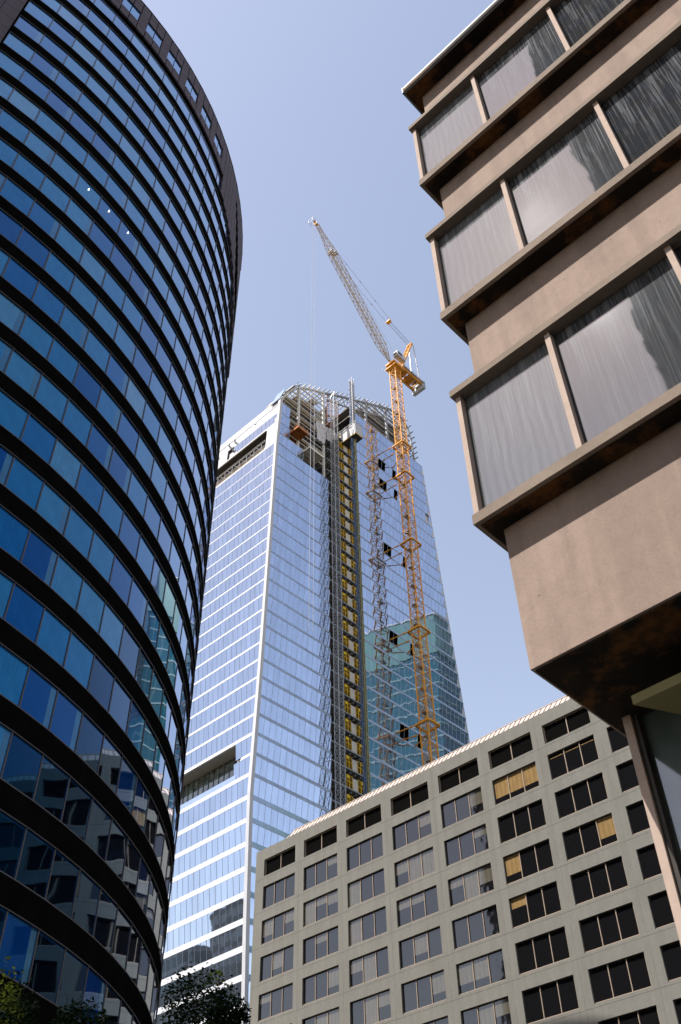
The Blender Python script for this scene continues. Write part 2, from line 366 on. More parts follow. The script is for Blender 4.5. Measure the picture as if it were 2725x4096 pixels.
# ================================================================== curved office tower (left)
S = 59.5
CT, CB = 97.3*S/64, 91.3*S/64                  # crown top and bottom
LX, LY, LR = -1.05994*S, 0.096947*S, 0.549004*S
PH0, DPH = 6.3108, 3.31895
def cpt(phi, r, z): a = radians(phi); return (LX+r*cos(a), LY+r*sin(a), z)
def ring(mb, f0, f1, r0, r1, z0, z1, mi=0, step=DPH, start=None):
    """faceted ring segment between two radii"""
    n = max(1, int(round((f1-f0)/step)))
    for i in range(n):
        a, b_ = f0+(f1-f0)*i/n, f0+(f1-f0)*(i+1)/n
        mb.prism([cpt(a, r0, z0), cpt(a, r1, z0), cpt(b_, r1, z0), cpt(b_, r0, z0)],
                 [cpt(a, r0, z1), cpt(a, r1, z1), cpt(b_, r1, z1), cpt(b_, r0, z1)], mi)
tw = thing('curved_office_tower', 'dark curved office tower with black bands and blue windows filling the left side', 'office tower', (LX, LY, -1.7))
I0, I1 = -4, 15                                # window columns (0 = a mullion that crosses the middle of the facade)
FI0, FI1 = PH0+DPH*I0, PH0+DPH*I1
rows = list(range(-6, 21))
wins = []
for k in rows:
    zt = (0.3535+0.0529*k)*S; zb = zt-0.0338*S
    zn = (0.3535+0.0529*(k-1))*S
    if k < 0: zb = zt-0.0338*S
    m = MB()                                    # black band below this window row
    lo = zn if k > rows[0] else -1.7
    ring(m, FI0, FI1, LR-0.5, LR, lo+0.036, zb-0.05)
    m.build('spandrel_band', 'black', tw)
    m = MB()                                    # grey frame: thin head and sill rings plus one mullion per column
    ring(m, FI0, FI1, LR-0.05, LR+0.01, zt, zt+0.035)
    ring(m, FI0, FI1, LR-0.1, LR+0.004, zb-0.05, zb)
    for i in range(I0, I1+1):
        ph = PH0+DPH*i; w = 0.034; a = cpt(ph, LR-0.12, 0); b_ = cpt(ph, LR-0.045, 0)
        t = Vector((-sin(radians(ph)), cos(radians(ph)), 0))*w
        A = [Vector(a)-t, Vector(b_)-t, Vector(b_)+t, Vector(a)+t]
        m.prism([(p.x, p.y, zb) for p in A], [(p.x, p.y, zt) for p in A])
    m.build('window_frame', 'frame_grey', tw)
    for i in range(I0, I1):
        a0, a1 = PH0+DPH*i, PH0+DPH*(i+1)
        c = Vector(cpt((a0+a1)/2, LR, (zt+zb)/2)); n_ = Vector((cos(radians((a0+a1)/2)), sin(radians((a0+a1)/2)), 0))
        px, py = project(c); vis = -300 < px < 2900 and -200 < py < 4250
        area = max(0, -(c.normalized().dot(n_)))/c.length_squared*(1 if vis else 1e-6)
        wins.append((area, i, k, a0, a1, zb, zt))
def pane(mb, w):
    _, i, k, a0, a1, zb, zt = w
    rnd = random.random()
    # lower rows and the left columns: darker rooms
    if (i*7+k*3) % 5 == 0: rnd *= 0.35
    rnd = 0.12+0.88*min(1, max(0, 0.30*rnd+0.35+0.30*sin(i*0.9+k*1.3)+random.choice((0, 0, 0, -0.4, 0.15))))
    if (k <= 3 and i > k+2) or k <= -3 or (k == -2 and i != 1): rnd = 0.0 if random.random() < 0.85 else 0.12
    elif i > 6 and random.random() < 0.4: rnd = 0.12
    r = LR-0.075
    p0, p1 = Vector(cpt(a0, r, zb)), Vector(cpt(a1, r, zb)); d = (p1-p0).normalized()
    p0 += d*0.03; p1 -= d*0.03
    q0, q1 = p0.copy(), p1.copy(); q0.z = q1.z = zt
    nn = Vector((cos(radians((a0+a1)/2)), sin(radians((a0+a1)/2)), 0))
    e = random.uniform(-0.006, 0.006); q0 += nn*e; q1 += nn*e
    uv = [(0, 0), (1, 0), (1, 1), (0, 1)]
    mb.face([p0, p1, q1, q0], 0, rnd, uv)
    b_ = nn*-0.03; mb.face([p0+b_, q0+b_, q1+b_, p1+b_], 0, rnd, [(0, 0), (0, 1), (1, 1), (1, 0)])
wins.sort(reverse=True)
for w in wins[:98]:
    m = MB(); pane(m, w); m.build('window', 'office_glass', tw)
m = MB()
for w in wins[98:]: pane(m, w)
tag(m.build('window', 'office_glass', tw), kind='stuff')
# body behind the glass, kept opaque
m = MB()
for z0, z1 in ((-1.7, CT-0.3),):
    n = 72; B = [cpt(360*i/n, LR-0.6, z0) for i in range(n)]; T = [cpt(360*i/n, LR-0.6, z1) for i in range(n)]
    m.prism(B, T)
    ring(m, FI1, FI0+360, LR-0.6, LR, z0, CB)
m.build('tower_body', 'black', tw)
# granite crown
RC = LR+0.10
def low(phi):
    P = [(-60, CB), (31.4, CB), (31.5, CB-3.0), (36.5, CB-4.1), (42, CB-6.0), (48, CB-9.2), (54, CB-13)]
    for (a, za), (b_, zb) in zip(P, P[1:]):
        if a <= phi <= b_: return za+(zb-za)*(phi-a)/(b_-a)
    return CB
m = MB(); gws = []; dark = MB()
PW = DPH/2*0.94                                    # granite panel width 1.56 degrees
ph = 2.98-40*PW*1.0
per = 4.69; pw = per/3
start = 3.02-14*per
for j in range(0, 27):
    base = start+j*per
    for c_ in range(3):
        a, b_ = base+c_*pw, base+(c_+1)*pw
        if a > 54: continue
        win = c_ < 2 and b_ < 30
        jt = 0.04/LR*57.3
        def slab(z0, z1):
            zs = [z0]
            while zs[-1]+1.25 < z1: zs.append(zs[-1]+1.22)
            zs.append(z1)
            for u, v in zip(zs, zs[1:]):
                ring(m, a+jt, b_-jt, RC-0.15, RC, u+0.02, v-0.02, step=9)
        zl = low((a+b_)/2)
        if win:
            slab(CB, CB+1.45); slab(CB+3.45, CT)
            g = MB(); ring(g, a+jt, b_-jt, RC-0.165, RC-0.11, CB+1.45, CB+3.45, step=9); gws.append(g)
        else: slab(zl, CT)
ring(dark, start, 54, RC-0.45, RC-0.17, CB-0.05, CT-0.02)
for f in range(32, 54): ring(dark, f, f+1, RC-0.45, RC-0.17, low(f+0.5), CB, step=9)
ring(dark, start, 54.3, RC-0.5, RC+0.04, CT, CT+0.12)
for q in range(14):
    a = 38.5+q*0.85; zc = CT-2.2-q*0.75; hgt = 0.6+2.6*min(1, q/7.0)*min(1, (14-q)/4.0)
    ring(dark, a, a+0.85, RC-0.2, RC+0.025, max(low(a)+0.8, zc-hgt*1.6), zc, step=9)
dk = m.build('granite_crown', 'granite', tw)
kid_off(dk, tw)
for g in gws: g.build('crown_window', 'office_glass', dk)
dark.build('crown_backing', 'black', dk)
# granite pier at the left end of the windows
m = MB()
for k in range(60, -1, -1):
    z = 0+k*1.62
    for a, b_ in ((-9.05, -7.15), (-10.9, -9.05), (-12.8, -10.9)):
        ring(m, a+0.03, b_-0.03, LR-0.1, LR+0.16, z+0.02, z+1.60, step=9)
m.build('granite_pier', 'granite', tw)
lm, lt, lb = mat('lit lamp', (1, 0.9, 0.7)); lb.inputs['Emission Color'].default_value = (1, 0.86, 0.6, 1); lb.inputs['Emission Strength'].default_value = 1.6
M['lamp'] = lm
# a few ceiling lamps behind the glass
for (sx_, sy_) in ((356, 757), (437, 844), (513, 930)):
    d = (FW*F_+RT*(sx_-1362.5)-UP*(sy_-2048)).normalized()
    h = Vector((d.x, d.y, 0)); a = d.x**2+d.y**2; R2 = LR-0.055
    b_ = -2*(d.x*LX+d.y*LY); c_ = LX**2+LY**2-R2*R2; t = (-b_-sqrt(b_*b_-4*a*c_))/(2*a)
    p = d*t; m = MB(); m.tube(p-Vector((0, 0, 0.05)), p+Vector((0, 0, 0.10)), 0.05, 8, r2=0.015); m.build('ceiling_lamp', 'lamp', tw)


# ================================================================== grey concrete office block (middle right)
DB = 77.0
cb = thing('concrete_office_block', 'grey concrete office block with a grid of recessed three-pane windows at the lower right', 'office block', (-40, DB, -1.7))
BX0 = -1.1417*DB; ZT = 0.7357*DB
bp, ww = 0.0909*DB, 0.0716*DB; fp = 0.05395*DB; wh = 0.0361*DB
bx = lambda i: (-1.1219+0.0909*i)*DB
NB = 14
m = MB()
zr = lambda j: (0.63625-0.05395*j)*DB          # bottom of window row j
lz0, lz1 = 0.6893*DB, 0.7170*DB
XR = bx(NB)
# beams
lev_list = [(ZT, lz1)]+[(lz0, zr(0)+wh)]+[(zr(j), zr(j+1)+wh) for j in range(0, 12)]+[(zr(12), -1.7)]
for zt, zb in lev_list: m.box((BX0, DB, zb), (XR, DB+0.6, zt))
# piers
def piers(zb, zt):
    m.box((BX0, DB, zb), (bx(0), DB+0.6, zt))
    for i in range(NB): m.box((bx(i)+ww, DB, zb), (bx(i+1), DB+0.6, zt))
piers(lz0, lz1)
for j in range(13): piers(zr(j), zr(j)+wh)
# shallow raised joints on the pier lines
for i in range(NB):
    x = bx(i)+ww+0.62
    m.box((x, DB-0.012, -1.7), (x+0.03, DB, ZT))
for z in [lz0-0.28]+[zr(j)-0.28 for j in range(12)]: m.box((BX0, DB-0.012, z), (XR, DB, z+0.03))
m.build('facade_wall', 'conc_grey', cb)
m = MB(); m.box((BX0, DB+0.6, -1.7), (XR, DB+28, ZT-0.05)); m.build('rear_volume', 'conc_grey', cb)
# ribbed metal coping
m = MB()
cx0 = -1.0739*DB
def cp_sec(x): return [(x, DB+0.05, ZT), (x, DB+0.75, ZT), (x, DB+0.75, ZT+0.95), (x, DB+0.62, ZT+0.95)]
A, B_ = cp_sec(cx0), cp_sec(XR); A[2] = (cx0+0.9, DB+0.75, ZT+0.95); A[3] = (cx0+0.9, DB+0.62, ZT+0.95)
m.face([A[0], B_[0], B_[3], A[3]], 0); m.face([A[3], B_[3], B_[2], A[2]], 0); m.face([A[1], A[2], B_[2], B_[1]], 0); m.face([A[0], A[3], A[2], A[1]], 0); m.face([B_[0], B_[1], B_[2], B_[3]], 0)
m.box((cx0+0.9, DB+0.56, ZT+0.95), (XR, DB+0.8, ZT+1.03))
cop = m.build('roof_coping', 'coping', cb)
m = MB(); x = cx0+0.5
while x < XR:
    dx = 0.0
    m.bar((x, DB+0.03, ZT+0.02), (x+0.25, DB+0.60, ZT+0.94), 0.10, 0.06); x += 0.66
m.build('coping_seam', 'rib', kid_off(cop, cb))
# louvres and windows
random.seed(11)
for i in range(NB):
    x0 = bx(i)
    if i < 9:
        m = MB(); y = DB+0.34
        m.face([(x0, y, lz0), (x0+ww, y, lz0), (x0+ww, y, lz1), (x0, y, lz1)], 0)
        for (a, b_) in (((x0, DB+0.20, lz0), (x0+ww, y, lz0+0.05)), ((x0, DB+0.2, lz1-0.05), (x0+ww, y, lz1)), ((x0, DB+0.2, lz0+0.05), (x0+0.06, y, lz1-0.05)), ((x0+ww-0.06, DB+0.2, lz0+0.05), (x0+ww, y, lz1-0.05)), ((x0+ww/2-0.04, DB+0.24, lz0+0.05), (x0+ww/2+0.04, y, lz1-0.05))): m.box(a, b_, 1)
        m.build('louvre', ['louvre', 'bronze'], cb)
GOLD = {(0, 5): (0.75, 0.75, 0.75), (2, 5): (0.7, 0, 0), (2, 6): (0, 0, 0.72), (3, 7): (0, 0.8, 0), (3, 5): (0.35, 0, 0.0), (2, 8): (0.9, 0.5, 0)}  # share of each pane painted as lit gold
rest_f, rest_p = MB(), MB(); nwin = 0
for j in range(13):
    for i in range(NB):
        x0 = bx(i); z0, z1 = zr(j), zr(j)+wh
        px, py = project((x0+ww/2, DB, (z0+z1)/2)); vis = -200 < px < 2760 and -100 < py < 4250
        fr = MB() if vis else rest_f; pn = MB() if vis else rest_p
        yf = DB+0.18; yg = DB+0.27; e = 0.055
        # dark surround, bronze bead
        for a, b_, mi in (((x0, yf, z0), (x0+ww, yg, z0+e), 0), ((x0, yf, z1-e), (x0+ww, yg, z1), 0), ((x0, yf, z0+e), (x0+e, yg, z1-e), 0), ((x0+ww-e, yf, z0+e), (x0+ww, yg, z1-e), 0),
                          ((x0+e, yf-0.05, z0+e), (x0+ww-e, yg, z0+2*e), 1), ((x0+ww-2*e, yf-0.02, z0+2*e), (x0+ww-e, yg, z1-e), 1)): fr.box(a, b_, mi)
        cw = ww/3
        for q in (1, 2): fr.box((x0+q*cw-0.035, yf-0.02, z0+2*e), (x0+q*cw+0.035, yg, z1-e), 1)
        for q in range(3):
            xa, xb = x0+q*cw+(e if q == 0 else 0.035), x0+(q+1)*cw-(2*e if q == 2 else 0.035)
            t = random.uniform(-0.012, 0.012); hb = 0; gm = 1
            if (j, i) in GOLD: hb = GOLD[(j, i)][q]; gm = 2
            elif i < 5 and random.random() < 0.45: hb = random.choice((0.35, 0.5, 0.62, 0.7, 0.97))
            elif i >= 5 and random.random() < 0.05: hb = 0.3
            zb_ = z1-e-(z1-z0-3*e)*hb
            pn.face([(xa, yg-0.02+t, z0+2*e), (xb, yg-0.02-t, z0+2*e), (xb, yg-0.02-t, zb_), (xa, yg-0.02+t, zb_)], 0)
            if hb > 0: pn.face([(xa, yg-0.02+t, zb_), (xb, yg-0.02-t, zb_), (xb, yg-0.02-t, z1-e), (xa, yg-0.02+t, z1-e)], gm)
            if (j, i) == (0, 6): pn.box((xa+0.1, yg-0.035, z1-0.45), (xb-0.1, yg-0.03, z1-0.38), 2)  # ceiling light strip painted in the same lit colour
        if vis and nwin < 99:
            nwin += 1
            w_ = fr.build('window', ['frame_dark', 'bronze'], cb); pn.build('glass_pane', ['pane_dark', 'blind', 'lit_gold'], kid_off(w_, cb))
        elif vis:
            for src, dst in ((fr, rest_f), (pn, rest_p)):
                for fi, f in enumerate(src.f): dst.face([src.v[v] for v in f], src.m[fi])
w_ = tag(rest_f.build('window', ['frame_dark', 'bronze'], cb), kind='stuff'); rest_p.build('glass_pane', ['pane_dark', 'blind', 'lit_gold'], kid_off(w_, cb))
m = MB(); m.box((BX0+0.2, DB+0.42, -1.7), (XR, DB+0.5, ZT-0.4)); m.build('dark_interior', 'black', cb)

# ================================================================== pink concrete building with bays (upper right)
DR = 5.5; YW = DR*1.04
rb = thing('bay_window_building', 'pinkish concrete building with projecting glazed bays and streaky panes at the upper right', 'building', (2, 12, -1.7))
XE, XWL, XRB = -0.631*DR, -0.5775*YW, 13.0
boxes = []
for k in range(3):
    zb = (1.1300+0.6080*k)*DR; wb = (1.1520+0.6100*k)*DR; wt = (1.4715+0.6035*k)*DR; zt = wt+0.017*DR
    boxes.append((zb, zt))
    xg0 = XE+0.02
    m = MB()                                   # projecting sill and lintel slabs
    m.box((XE, DR-0.02, zb), (XRB, YW+0.3, wb)); m.box((XE-0.02, DR-0.05, wt), (XRB, YW+0.3, zt))
    bay = m.build('bay', 'conc_lip', rb)
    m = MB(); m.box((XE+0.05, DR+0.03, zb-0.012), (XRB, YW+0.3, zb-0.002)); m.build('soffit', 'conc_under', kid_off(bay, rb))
    xs = [XE+0.01, -0.4225*DR, -0.1745*DR]
    while xs[-1] < XRB: xs.append(xs[-1]+0.248*DR)
    for q, x in enumerate(xs):
        wd = 0.060 if q else 0.058; wfr = MB()
        wfr.prism([(x, DR+0.005, wb), (x+wd, DR+0.005, wb), (x+wd, DR+0.10, wb), (x, DR+0.10, wb)], [(x, DR+0.005, wt), (x+wd, DR+0.005, wt), (x+wd, DR+0.10, wt), (x, DR+0.10, wt)])
        po = wfr.build('post', 'post', bay)
    wfr = MB(); wfr.box((XE+0.02, DR+0.10, wb), (XE+0.06, YW+0.3, wt)); wfr.build('side_glass', 'streaked', bay)
    for q in range(len(xs)-1):
        x0, x1 = xs[q]+0.055, xs[q+1]
        p = MB(); y = DR+0.085
        tl = random.uniform(-0.004, 0.004)
        p.face([(x0, y+tl, wb), (x1, y-tl, wb), (x1, y-tl, wt), (x0, y+tl, wt)], 0, (1.0, 0.30, 0.0)[min(q, 2)]); p.face([(x0, y+0.03, wb), (x0, y+0.03, wt), (x1, y+0.03, wt), (x1, y+0.03, wb)], 0)
        p.build('bay_pane', 'streaked', bay)
m = MB()                                       # recessed wall behind the bays
zs = [0.8093*YW]+[v for b_ in boxes for v in b_]+[2.9702*5.44]
z_lo = 0.8093*YW
m.box((XWL, YW, z_lo), (XRB, YW+12, 2.97*5.44)); m.build('wall', 'conc_pink', rb)
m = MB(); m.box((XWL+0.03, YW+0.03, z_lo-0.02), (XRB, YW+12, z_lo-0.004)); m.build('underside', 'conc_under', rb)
m = MB(); zr_ = 2.9702*5.44
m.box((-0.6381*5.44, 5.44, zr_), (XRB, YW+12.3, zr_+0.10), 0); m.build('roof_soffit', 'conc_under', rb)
m = MB(); m.box((-0.6381*5.44-0.03, 5.45, zr_-0.012), (XRB, 5.479, zr_+0.20)); m.box((-0.6381*5.44-0.03, 5.44, zr_-0.012), (-0.6381*5.44-0.001, YW+12.3, zr_+0.20)); m.build('roof_edge', 'roof_metal', rb)
# ground storey: post, glass, pale bulkhead
YC = 6.82; XCL = -0.4617*YC
m = MB(); m.box((XCL, YC, -1.7), (XCL+0.075, YC+0.25, z_lo-0.02)); m.build('corner_post', 'post', rb)
m = MB(); m.box((XCL+0.075, YC+0.03, -1.7), (XCL+0.12, YC+0.2, z_lo-0.02)); m.build('dark_gasket', 'frame_dark', rb)
m = MB(); y = YC+0.1
x = XCL+0.12
while x < XRB:
    m.face([(x, y, -1.7), (x+2.6, y, -1.7), (x+2.6, y, z_lo-0.02), (x, y, z_lo-0.02)]); x += 2.62
m.build('shopfront_glass', 'shop', rb)
m = MB(); m.box((XCL+0.2, YC+0.6, -1.7), (XRB, YC+0.7, z_lo-0.02)); m.build('inner_wall', 'black', rb)
m = MB(); m.prism([(-2.72, 6.15, 4.22), (3, 6.15, 4.22), (3, 6.70, 4.22), (-2.45, 6.70, 4.22)], [(-2.72, 6.15, 4.30), (3, 6.15, 4.30), (3, 6.70, 4.30), (-2.45, 6.70, 4.30)])
m.build('ceiling_bulkhead', 'cream', rb)

# ================================================================== glass skyscraper under construction (centre)
XT = -115.0
def interp(P, z):
    if z <= P[0][0]: return P[0][1]
    for (a, va), (b_, vb) in zip(P, P[1:]):
        if z <= b_: return va+(vb-va)*(z-a)/(b_-a)
    return P[-1][1]
Y0P = [(-2, 100.6), (48.7, 99.9), (60.6, 99.35), (79, 98.75), (84, 98.65), (92.7, 98.9), (105, 99.3), (117.7, 99.6), (178, 100.8), (192.5, 101.5), (200, 101.5)]
y0 = lambda z: interp(Y0P, z)
y1 = lambda z: 158.8+0.0733*(215-z)
def lev(i): return 134.2+(4.177*i if i <= 0 else 4.006*i if i <= 9 else 36.05+4.027*(i-9))
ROOF = [(101.4, 192.4), (102.3, 196.2), (103.8, 199.6), (105.6, 202.9), (107.6, 205.6), (110.4, 207.9), (113.7, 210.1), (117.6, 212.4), (121, 214.9), (129.3, 220.1), (138.7, 226.0), (145.6, 230.3), (149.6, 231.2), (152.2, 230.4), (153.9, 228.3), (154.8, 224.5), (155.3, 219.3), (155.6, 214.2)]
roofz = lambda y: interp(ROOF, y)
gt = thing('glass_skyscraper', 'pale blue glass skyscraper under construction with white floor bands and an open steel top', 'skyscraper', (-135, 128, -1.7))
IMIN = -32
def off(z): return 0.38 if z > 84 else 0.30
def sp(z): return 0.95 if z > 84 else 1.12
PWD = 1.47
XFAR = -172.0
def left_pane(mb, x0, x1, za, zb, ya, yb):
    t = random.uniform(-0.0035, 0.0035); u = random.uniform(-0.005, 0.005)
    mb.face([(x0, ya+t, za), (x1, ya-t, za), (x1, yb-t+u, zb), (x0, yb+t+u, zb)], 0, random.random())
def right_pane(mb, ya, yb, za, zb, xa, xb, cut=0.0):
    t = random.uniform(-0.0035, 0.0035); u = random.uniform(-0.005, 0.005)
    mb.face([(xa+t, ya, za), (xa-t, yb-cut, za), (xb-t+u, yb, zb), (xb+t+u, ya, zb)], 0, random.random())
random.seed(3)
restL, restLm, restR, restRm = MB(), MB(), MB(), MB()
HOLES = {}   # (level, kind) -> list of (y0, y1) missing panes on the right face
for i, spans in ((16, ((138, 141), (144.1, 145.5))), (14, ((138.1, 141.1), (144.1, 145.6), (157.0, 158.4))), (8, ((138.4, 141.4), (144.8, 146.3))), (1, ((138.8, 141.8), (145.2, 146.7))), (-5, ((139.1, 142.1), (145.5, 147.0)))):
    HOLES[i] = spans
for i in range(IMIN, 21):
    zb, zt = lev(i), lev(i+1); s = sp(zb); o_ = off(zb); zp = zt-s
    ya, yb, yt = y0(zb), y0(zp)-o_, y0(zt)
    # ---------------- left face (normal -Y)
    if i <= 14:
        mb, fr = MB(), MB()
        if i in (-10, -9-0) and False: pass
        xs = []
        x = XT-0.35
        while x > XFAR: xs.append(x); x -= PWD
        glass_rng = (XFAR, XT)
        skip = lambda x: False
        if i in (-11, -10): skip = lambda x: x < -119.2        # terrace opening, two storeys
        if i in (11,): skip = lambda x: x < -119.0             # plant-room opening
        if i == 12: skip = lambda x: x < -119.0
        for x in xs:
            if skip(x-PWD/2): continue
            if i >= 11 and not (i == 13 and -130.3 < x < XT-0.3): continue
            left_pane(mb, x-PWD+0.0, x, zb, zp, ya, yb)
            fr.bar((x, ya-0.01, zb), (x, yb-0.01, zp), 0.035, 0.05, 0)
        if i < -22:
            for src, dst in ((mb, restL), (fr, restLm)):
                for fi, f in enumerate(src.f): dst.face([src.v[v] for v in f], 0, src.r[fi])
        elif mb.f:
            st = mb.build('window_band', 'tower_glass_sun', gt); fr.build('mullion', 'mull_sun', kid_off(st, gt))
        if i <= 10:                   # sloping white spandrel above the panes
            m = MB(); n = int((XT-XFAR)/(PWD*2))
            for q in range(n):
                a, b_ = XT-0.3-q*PWD*2, XT-0.3-(q+1)*PWD*2
                if i == -11 and b_ < -119.3: continue
                m.face([(b_+0.012, yb-0.03, zp), (a-0.012, yb-0.03, zp), (a-0.012, yt-0.01, zt), (b_+0.012, yt-0.01, zt)])
            if i != -11: m.face([(XFAR, yb+0.02, zp-0.001), (XT-0.3, yb+0.02, zp-0.001), (XT-0.3, yb-0.03, zp-0.002), (XFAR, yb-0.03, zp-0.002)])
            m.build('spandrel', 'white', gt)
    # ---------------- right face (normal +X)
    for (s0, s1, nm) in ((0, 118.3, 'a'), (129.35, 999, 'b')):
        if nm == 'a':
            e = 118.3 if i <= 10 else 109.6 if i == 11 else 104.7 if i <= 14 else None
            if e is None: continue
            a0_, cut = ya+0.35, 0.0
        else:
            if i > 19: continue
            a0_, e, cut = s0, y1(zp)-0.62, 0.55
        mb, fr = MB(), MB(); y = a0_
        while y < e-0.05:
            yn = min(y+PWD, e); last = yn >= e-0.01 and nm == 'b'
            mid = (y+yn)/2
            if any(h0 <= mid <= h1 for h0, h1 in HOLES.get(i, ())):
                if mb.f: mb.build('window_band', 'tower_glass', gt)
                mb = MB()
            else:
                right_pane(mb, y, yn, zb, zp, XT, XT+o_, cut if last else 0.0)
            fr.bar((XT+0.01, y, zb), (XT+o_+0.01, y, zp), 0.032, 0.05, 0)
            y = yn
        fr.bar((XT+0.02, e-cut, zb), (XT+o_+0.02, e, zp), 0.05, 0.08, 0)
        if i < (-22 if nm == 'a' else -8):
            for src, dst in ((mb, restR), (fr, restRm)):
                for fi, f in enumerate(src.f): dst.face([src.v[v] for v in f], 0, src.r[fi])
        else:
            if mb.f: st = mb.build('window_band', 'tower_glass', gt)
            fr.build('mullion', 'mull', kid_off(st, gt))
        if nm == 'a' and i > 10 and i < 14: pass
        m = MB(); y = a0_; q = 0
        if (nm == 'a' and i in (10, 11, 14)): e = {10: 109.6, 11: 104.7, 14: 104.7}[i]
        while y < e-0.05:
            yn = min(y+PWD*2, e)
            m.face([(XT+o_+0.03, y+0.01, zp), (XT+o_+0.03, yn-0.01, zp), (XT+0.01, yn-0.01-(0.5 if nm == 'b' and yn >= e-0.01 else 0), zt), (XT+0.01, y+0.01, zt)], 0, random.random())
            y = yn
        m.bar((XT+o_+0.02, a0_, zp), (XT+o_+0.02, e, zp), 0.07, 0.06, 1)
        m.build('spandrel', ['tower_fin', 'trim'], gt)
    if i <= 19:            # inclined pale end strip behind the stepped panes
        m = MB()
        e0 = y1(zb); e1 = y1(zt)
        m.face([(XT-0.05, e0-3.2, zb+0.02), (XT-0.05, e0, zb+0.02), (XT-0.05, e1, zt-0.03), (XT-0.05, e1-3.2, zt-0.03)])
        m.build('end_panel', 'trim', gt)
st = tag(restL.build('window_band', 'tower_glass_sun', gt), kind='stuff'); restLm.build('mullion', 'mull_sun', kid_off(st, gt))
st = tag(restR.build('window_band', 'tower_glass', gt), kind='stuff'); restRm.build('mullion', 'mull', kid_off(st, gt))
# body and slabs behind the glass
m = MB()
zz = [lev(i) for i in range(IMIN, 21)]
for a, b_ in zip(zz, zz[1:]):
    ybk = y0(a)+0.45
    if b_ <= lev(11)+0.1:
        # left part of the body, leaving the terrace open
        if a > 87 and b_ < 98:
            m.box((XFAR, ybk+6, a), (XT-0.6, 118.1, b_)); m.box((-118.6, ybk, a), (XT-0.6, ybk+6, b_))
        else: m.box((XFAR, ybk, a), (XT-0.6, 118.1, b_))
    if b_ <= 214.7: m.box((XFAR if b_ < 190 else -127.0, 129.6, a), (XT-0.6, y1(b_)-0.1, b_))
m.build('rear_body', 'black', gt)
m = MB()
for a, b_ in zip(zz, zz[1:]): m.prism([(XFAR, y1(a)-0.12, a), (XT-0.06, y1(a)-0.12, a), (XT-0.06, y1(a)-0.02, a), (XFAR, y1(a)-0.02, a)], [(XFAR, y1(b_)-0.12, b_), (XT-0.06, y1(b_)-0.12, b_), (XT-0.06, y1(b_)-0.02, b_), (XFAR, y1(b_)-0.02, b_)])
m.build('rear_facade', 'trim', gt)
m = MB()
for i in range(IMIN, 15):    # corner fin
    a, b_ = lev(i), lev(i+1)
    w = 0.34
    if i == 14: b_ = 194.6
    f = lambda z: [(XT-w, y0(z)-0.42, z), (XT+0.42, y0(z)-0.42, z), (XT+0.42, y0(z)+w, z), (XT-w, y0(z)+w, z)]
    m.prism(f(a), f(b_))
m.build('corner_fin', 'white', gt)
# white panels at the top of the left face, with the plant-room opening
m = MB()
xo, z2, z3 = -119.0, lev(11)+1.0, 186.0
yl = lambda z: y0(z)-0.12
def wq(x0, x1, za, zb, d=0.0): m.prism([(x0, yl(za)-d, za), (x1, yl(za)-d, za), (x1, yl(za)+0.3, za), (x0, yl(za)+0.3, za)], [(x0, yl(zb)-d, zb), (x1, yl(zb)-d, zb), (x1, yl(zb)+0.3, zb), (x0, yl(zb)+0.3, zb)])
def grid(x0, x1, za, zb, d=0.0, w=1.47*2):
    x = x1
    while x > x0+0.05:
        xn = max(x0, x-w); wq(xn+0.012, x-0.012, za, zb, d); x = xn
grid(XFAR, XT-0.36, lev(11)-0.9, lev(11)+0.30)
grid(xo, XT-0.36, lev(11)+0.32, z3)
# rounded corners of the opening
for cx_, cz_, q in ((xo-0.9, z3-0.9, 0), (xo-0.9, lev(11)+1.2, 1)):
    n = 6
    for k in range(n):
        a, b_ = pi/2*k/n, pi/2*(k+1)/n
        if q == 0: P = [(xo, z3), (cx_+0.9*cos(a), cz_+0.9*sin(a)), (cx_+0.9*cos(b_), cz_+0.9*sin(b_))]
        else: P = [(xo, lev(11)+0.30), (cx_+0.9*cos(a), cz_-0.9*sin(a)), (cx_+0.9*cos(b_), cz_-0.9*sin(b_))]
        yy = yl(P[0][1])
        m.prism([(x, yy, z) for x, z in P], [(x, yy+0.3, z) for x, z in P])
grid(XFAR, XT-0.36, z3+0.02, z3+0.55, 0.0)
grid(-130.4-3, -130.4, z3+0.57, 188.2); grid(-134.4, -130.4, 190.4, 191.5) ; grid(XFAR, -134.4, z3+0.57, 191.5); grid(-131.9, -130.4, 188.22, 190.38); 
grid(XFAR, XT-0.36, 190.6-0.2, 193.0) if False else grid(-130.38, XT-0.36, 189.75, 193.0)
grid(XFAR, -130.42, 191.52, 193.0); grid(XFAR, XT-0.36, 193.25, 195.6, 0.02)
m.build('cladding_panel', 'white', gt)
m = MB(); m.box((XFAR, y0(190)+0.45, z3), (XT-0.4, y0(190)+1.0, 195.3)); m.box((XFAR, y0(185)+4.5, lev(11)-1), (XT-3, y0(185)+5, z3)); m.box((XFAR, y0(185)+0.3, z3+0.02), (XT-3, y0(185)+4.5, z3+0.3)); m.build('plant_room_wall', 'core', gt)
m = MB()
for x in (-131.8, -134.0, -139): m.bar((x, y0(190)-0.2, 191.9), (x+1.1, y0(190)-1.0, 191.2), 0.35, 0.35)
for x in (-132.3, -139): m.bar((x, y0(190)-0.1, 188.6), (x+0.9, y0(190)-0.9, 188.1), 0.35, 0.35)
m.build('davit_socket', 'steel_grey', gt)
m = MB(); m.box((XT-1.35, y0(188)-0.2, 186.7), (XT-0.40, y0(188)-0.12, 189.7)); m.build('temporary_board', 'plaster', gt)
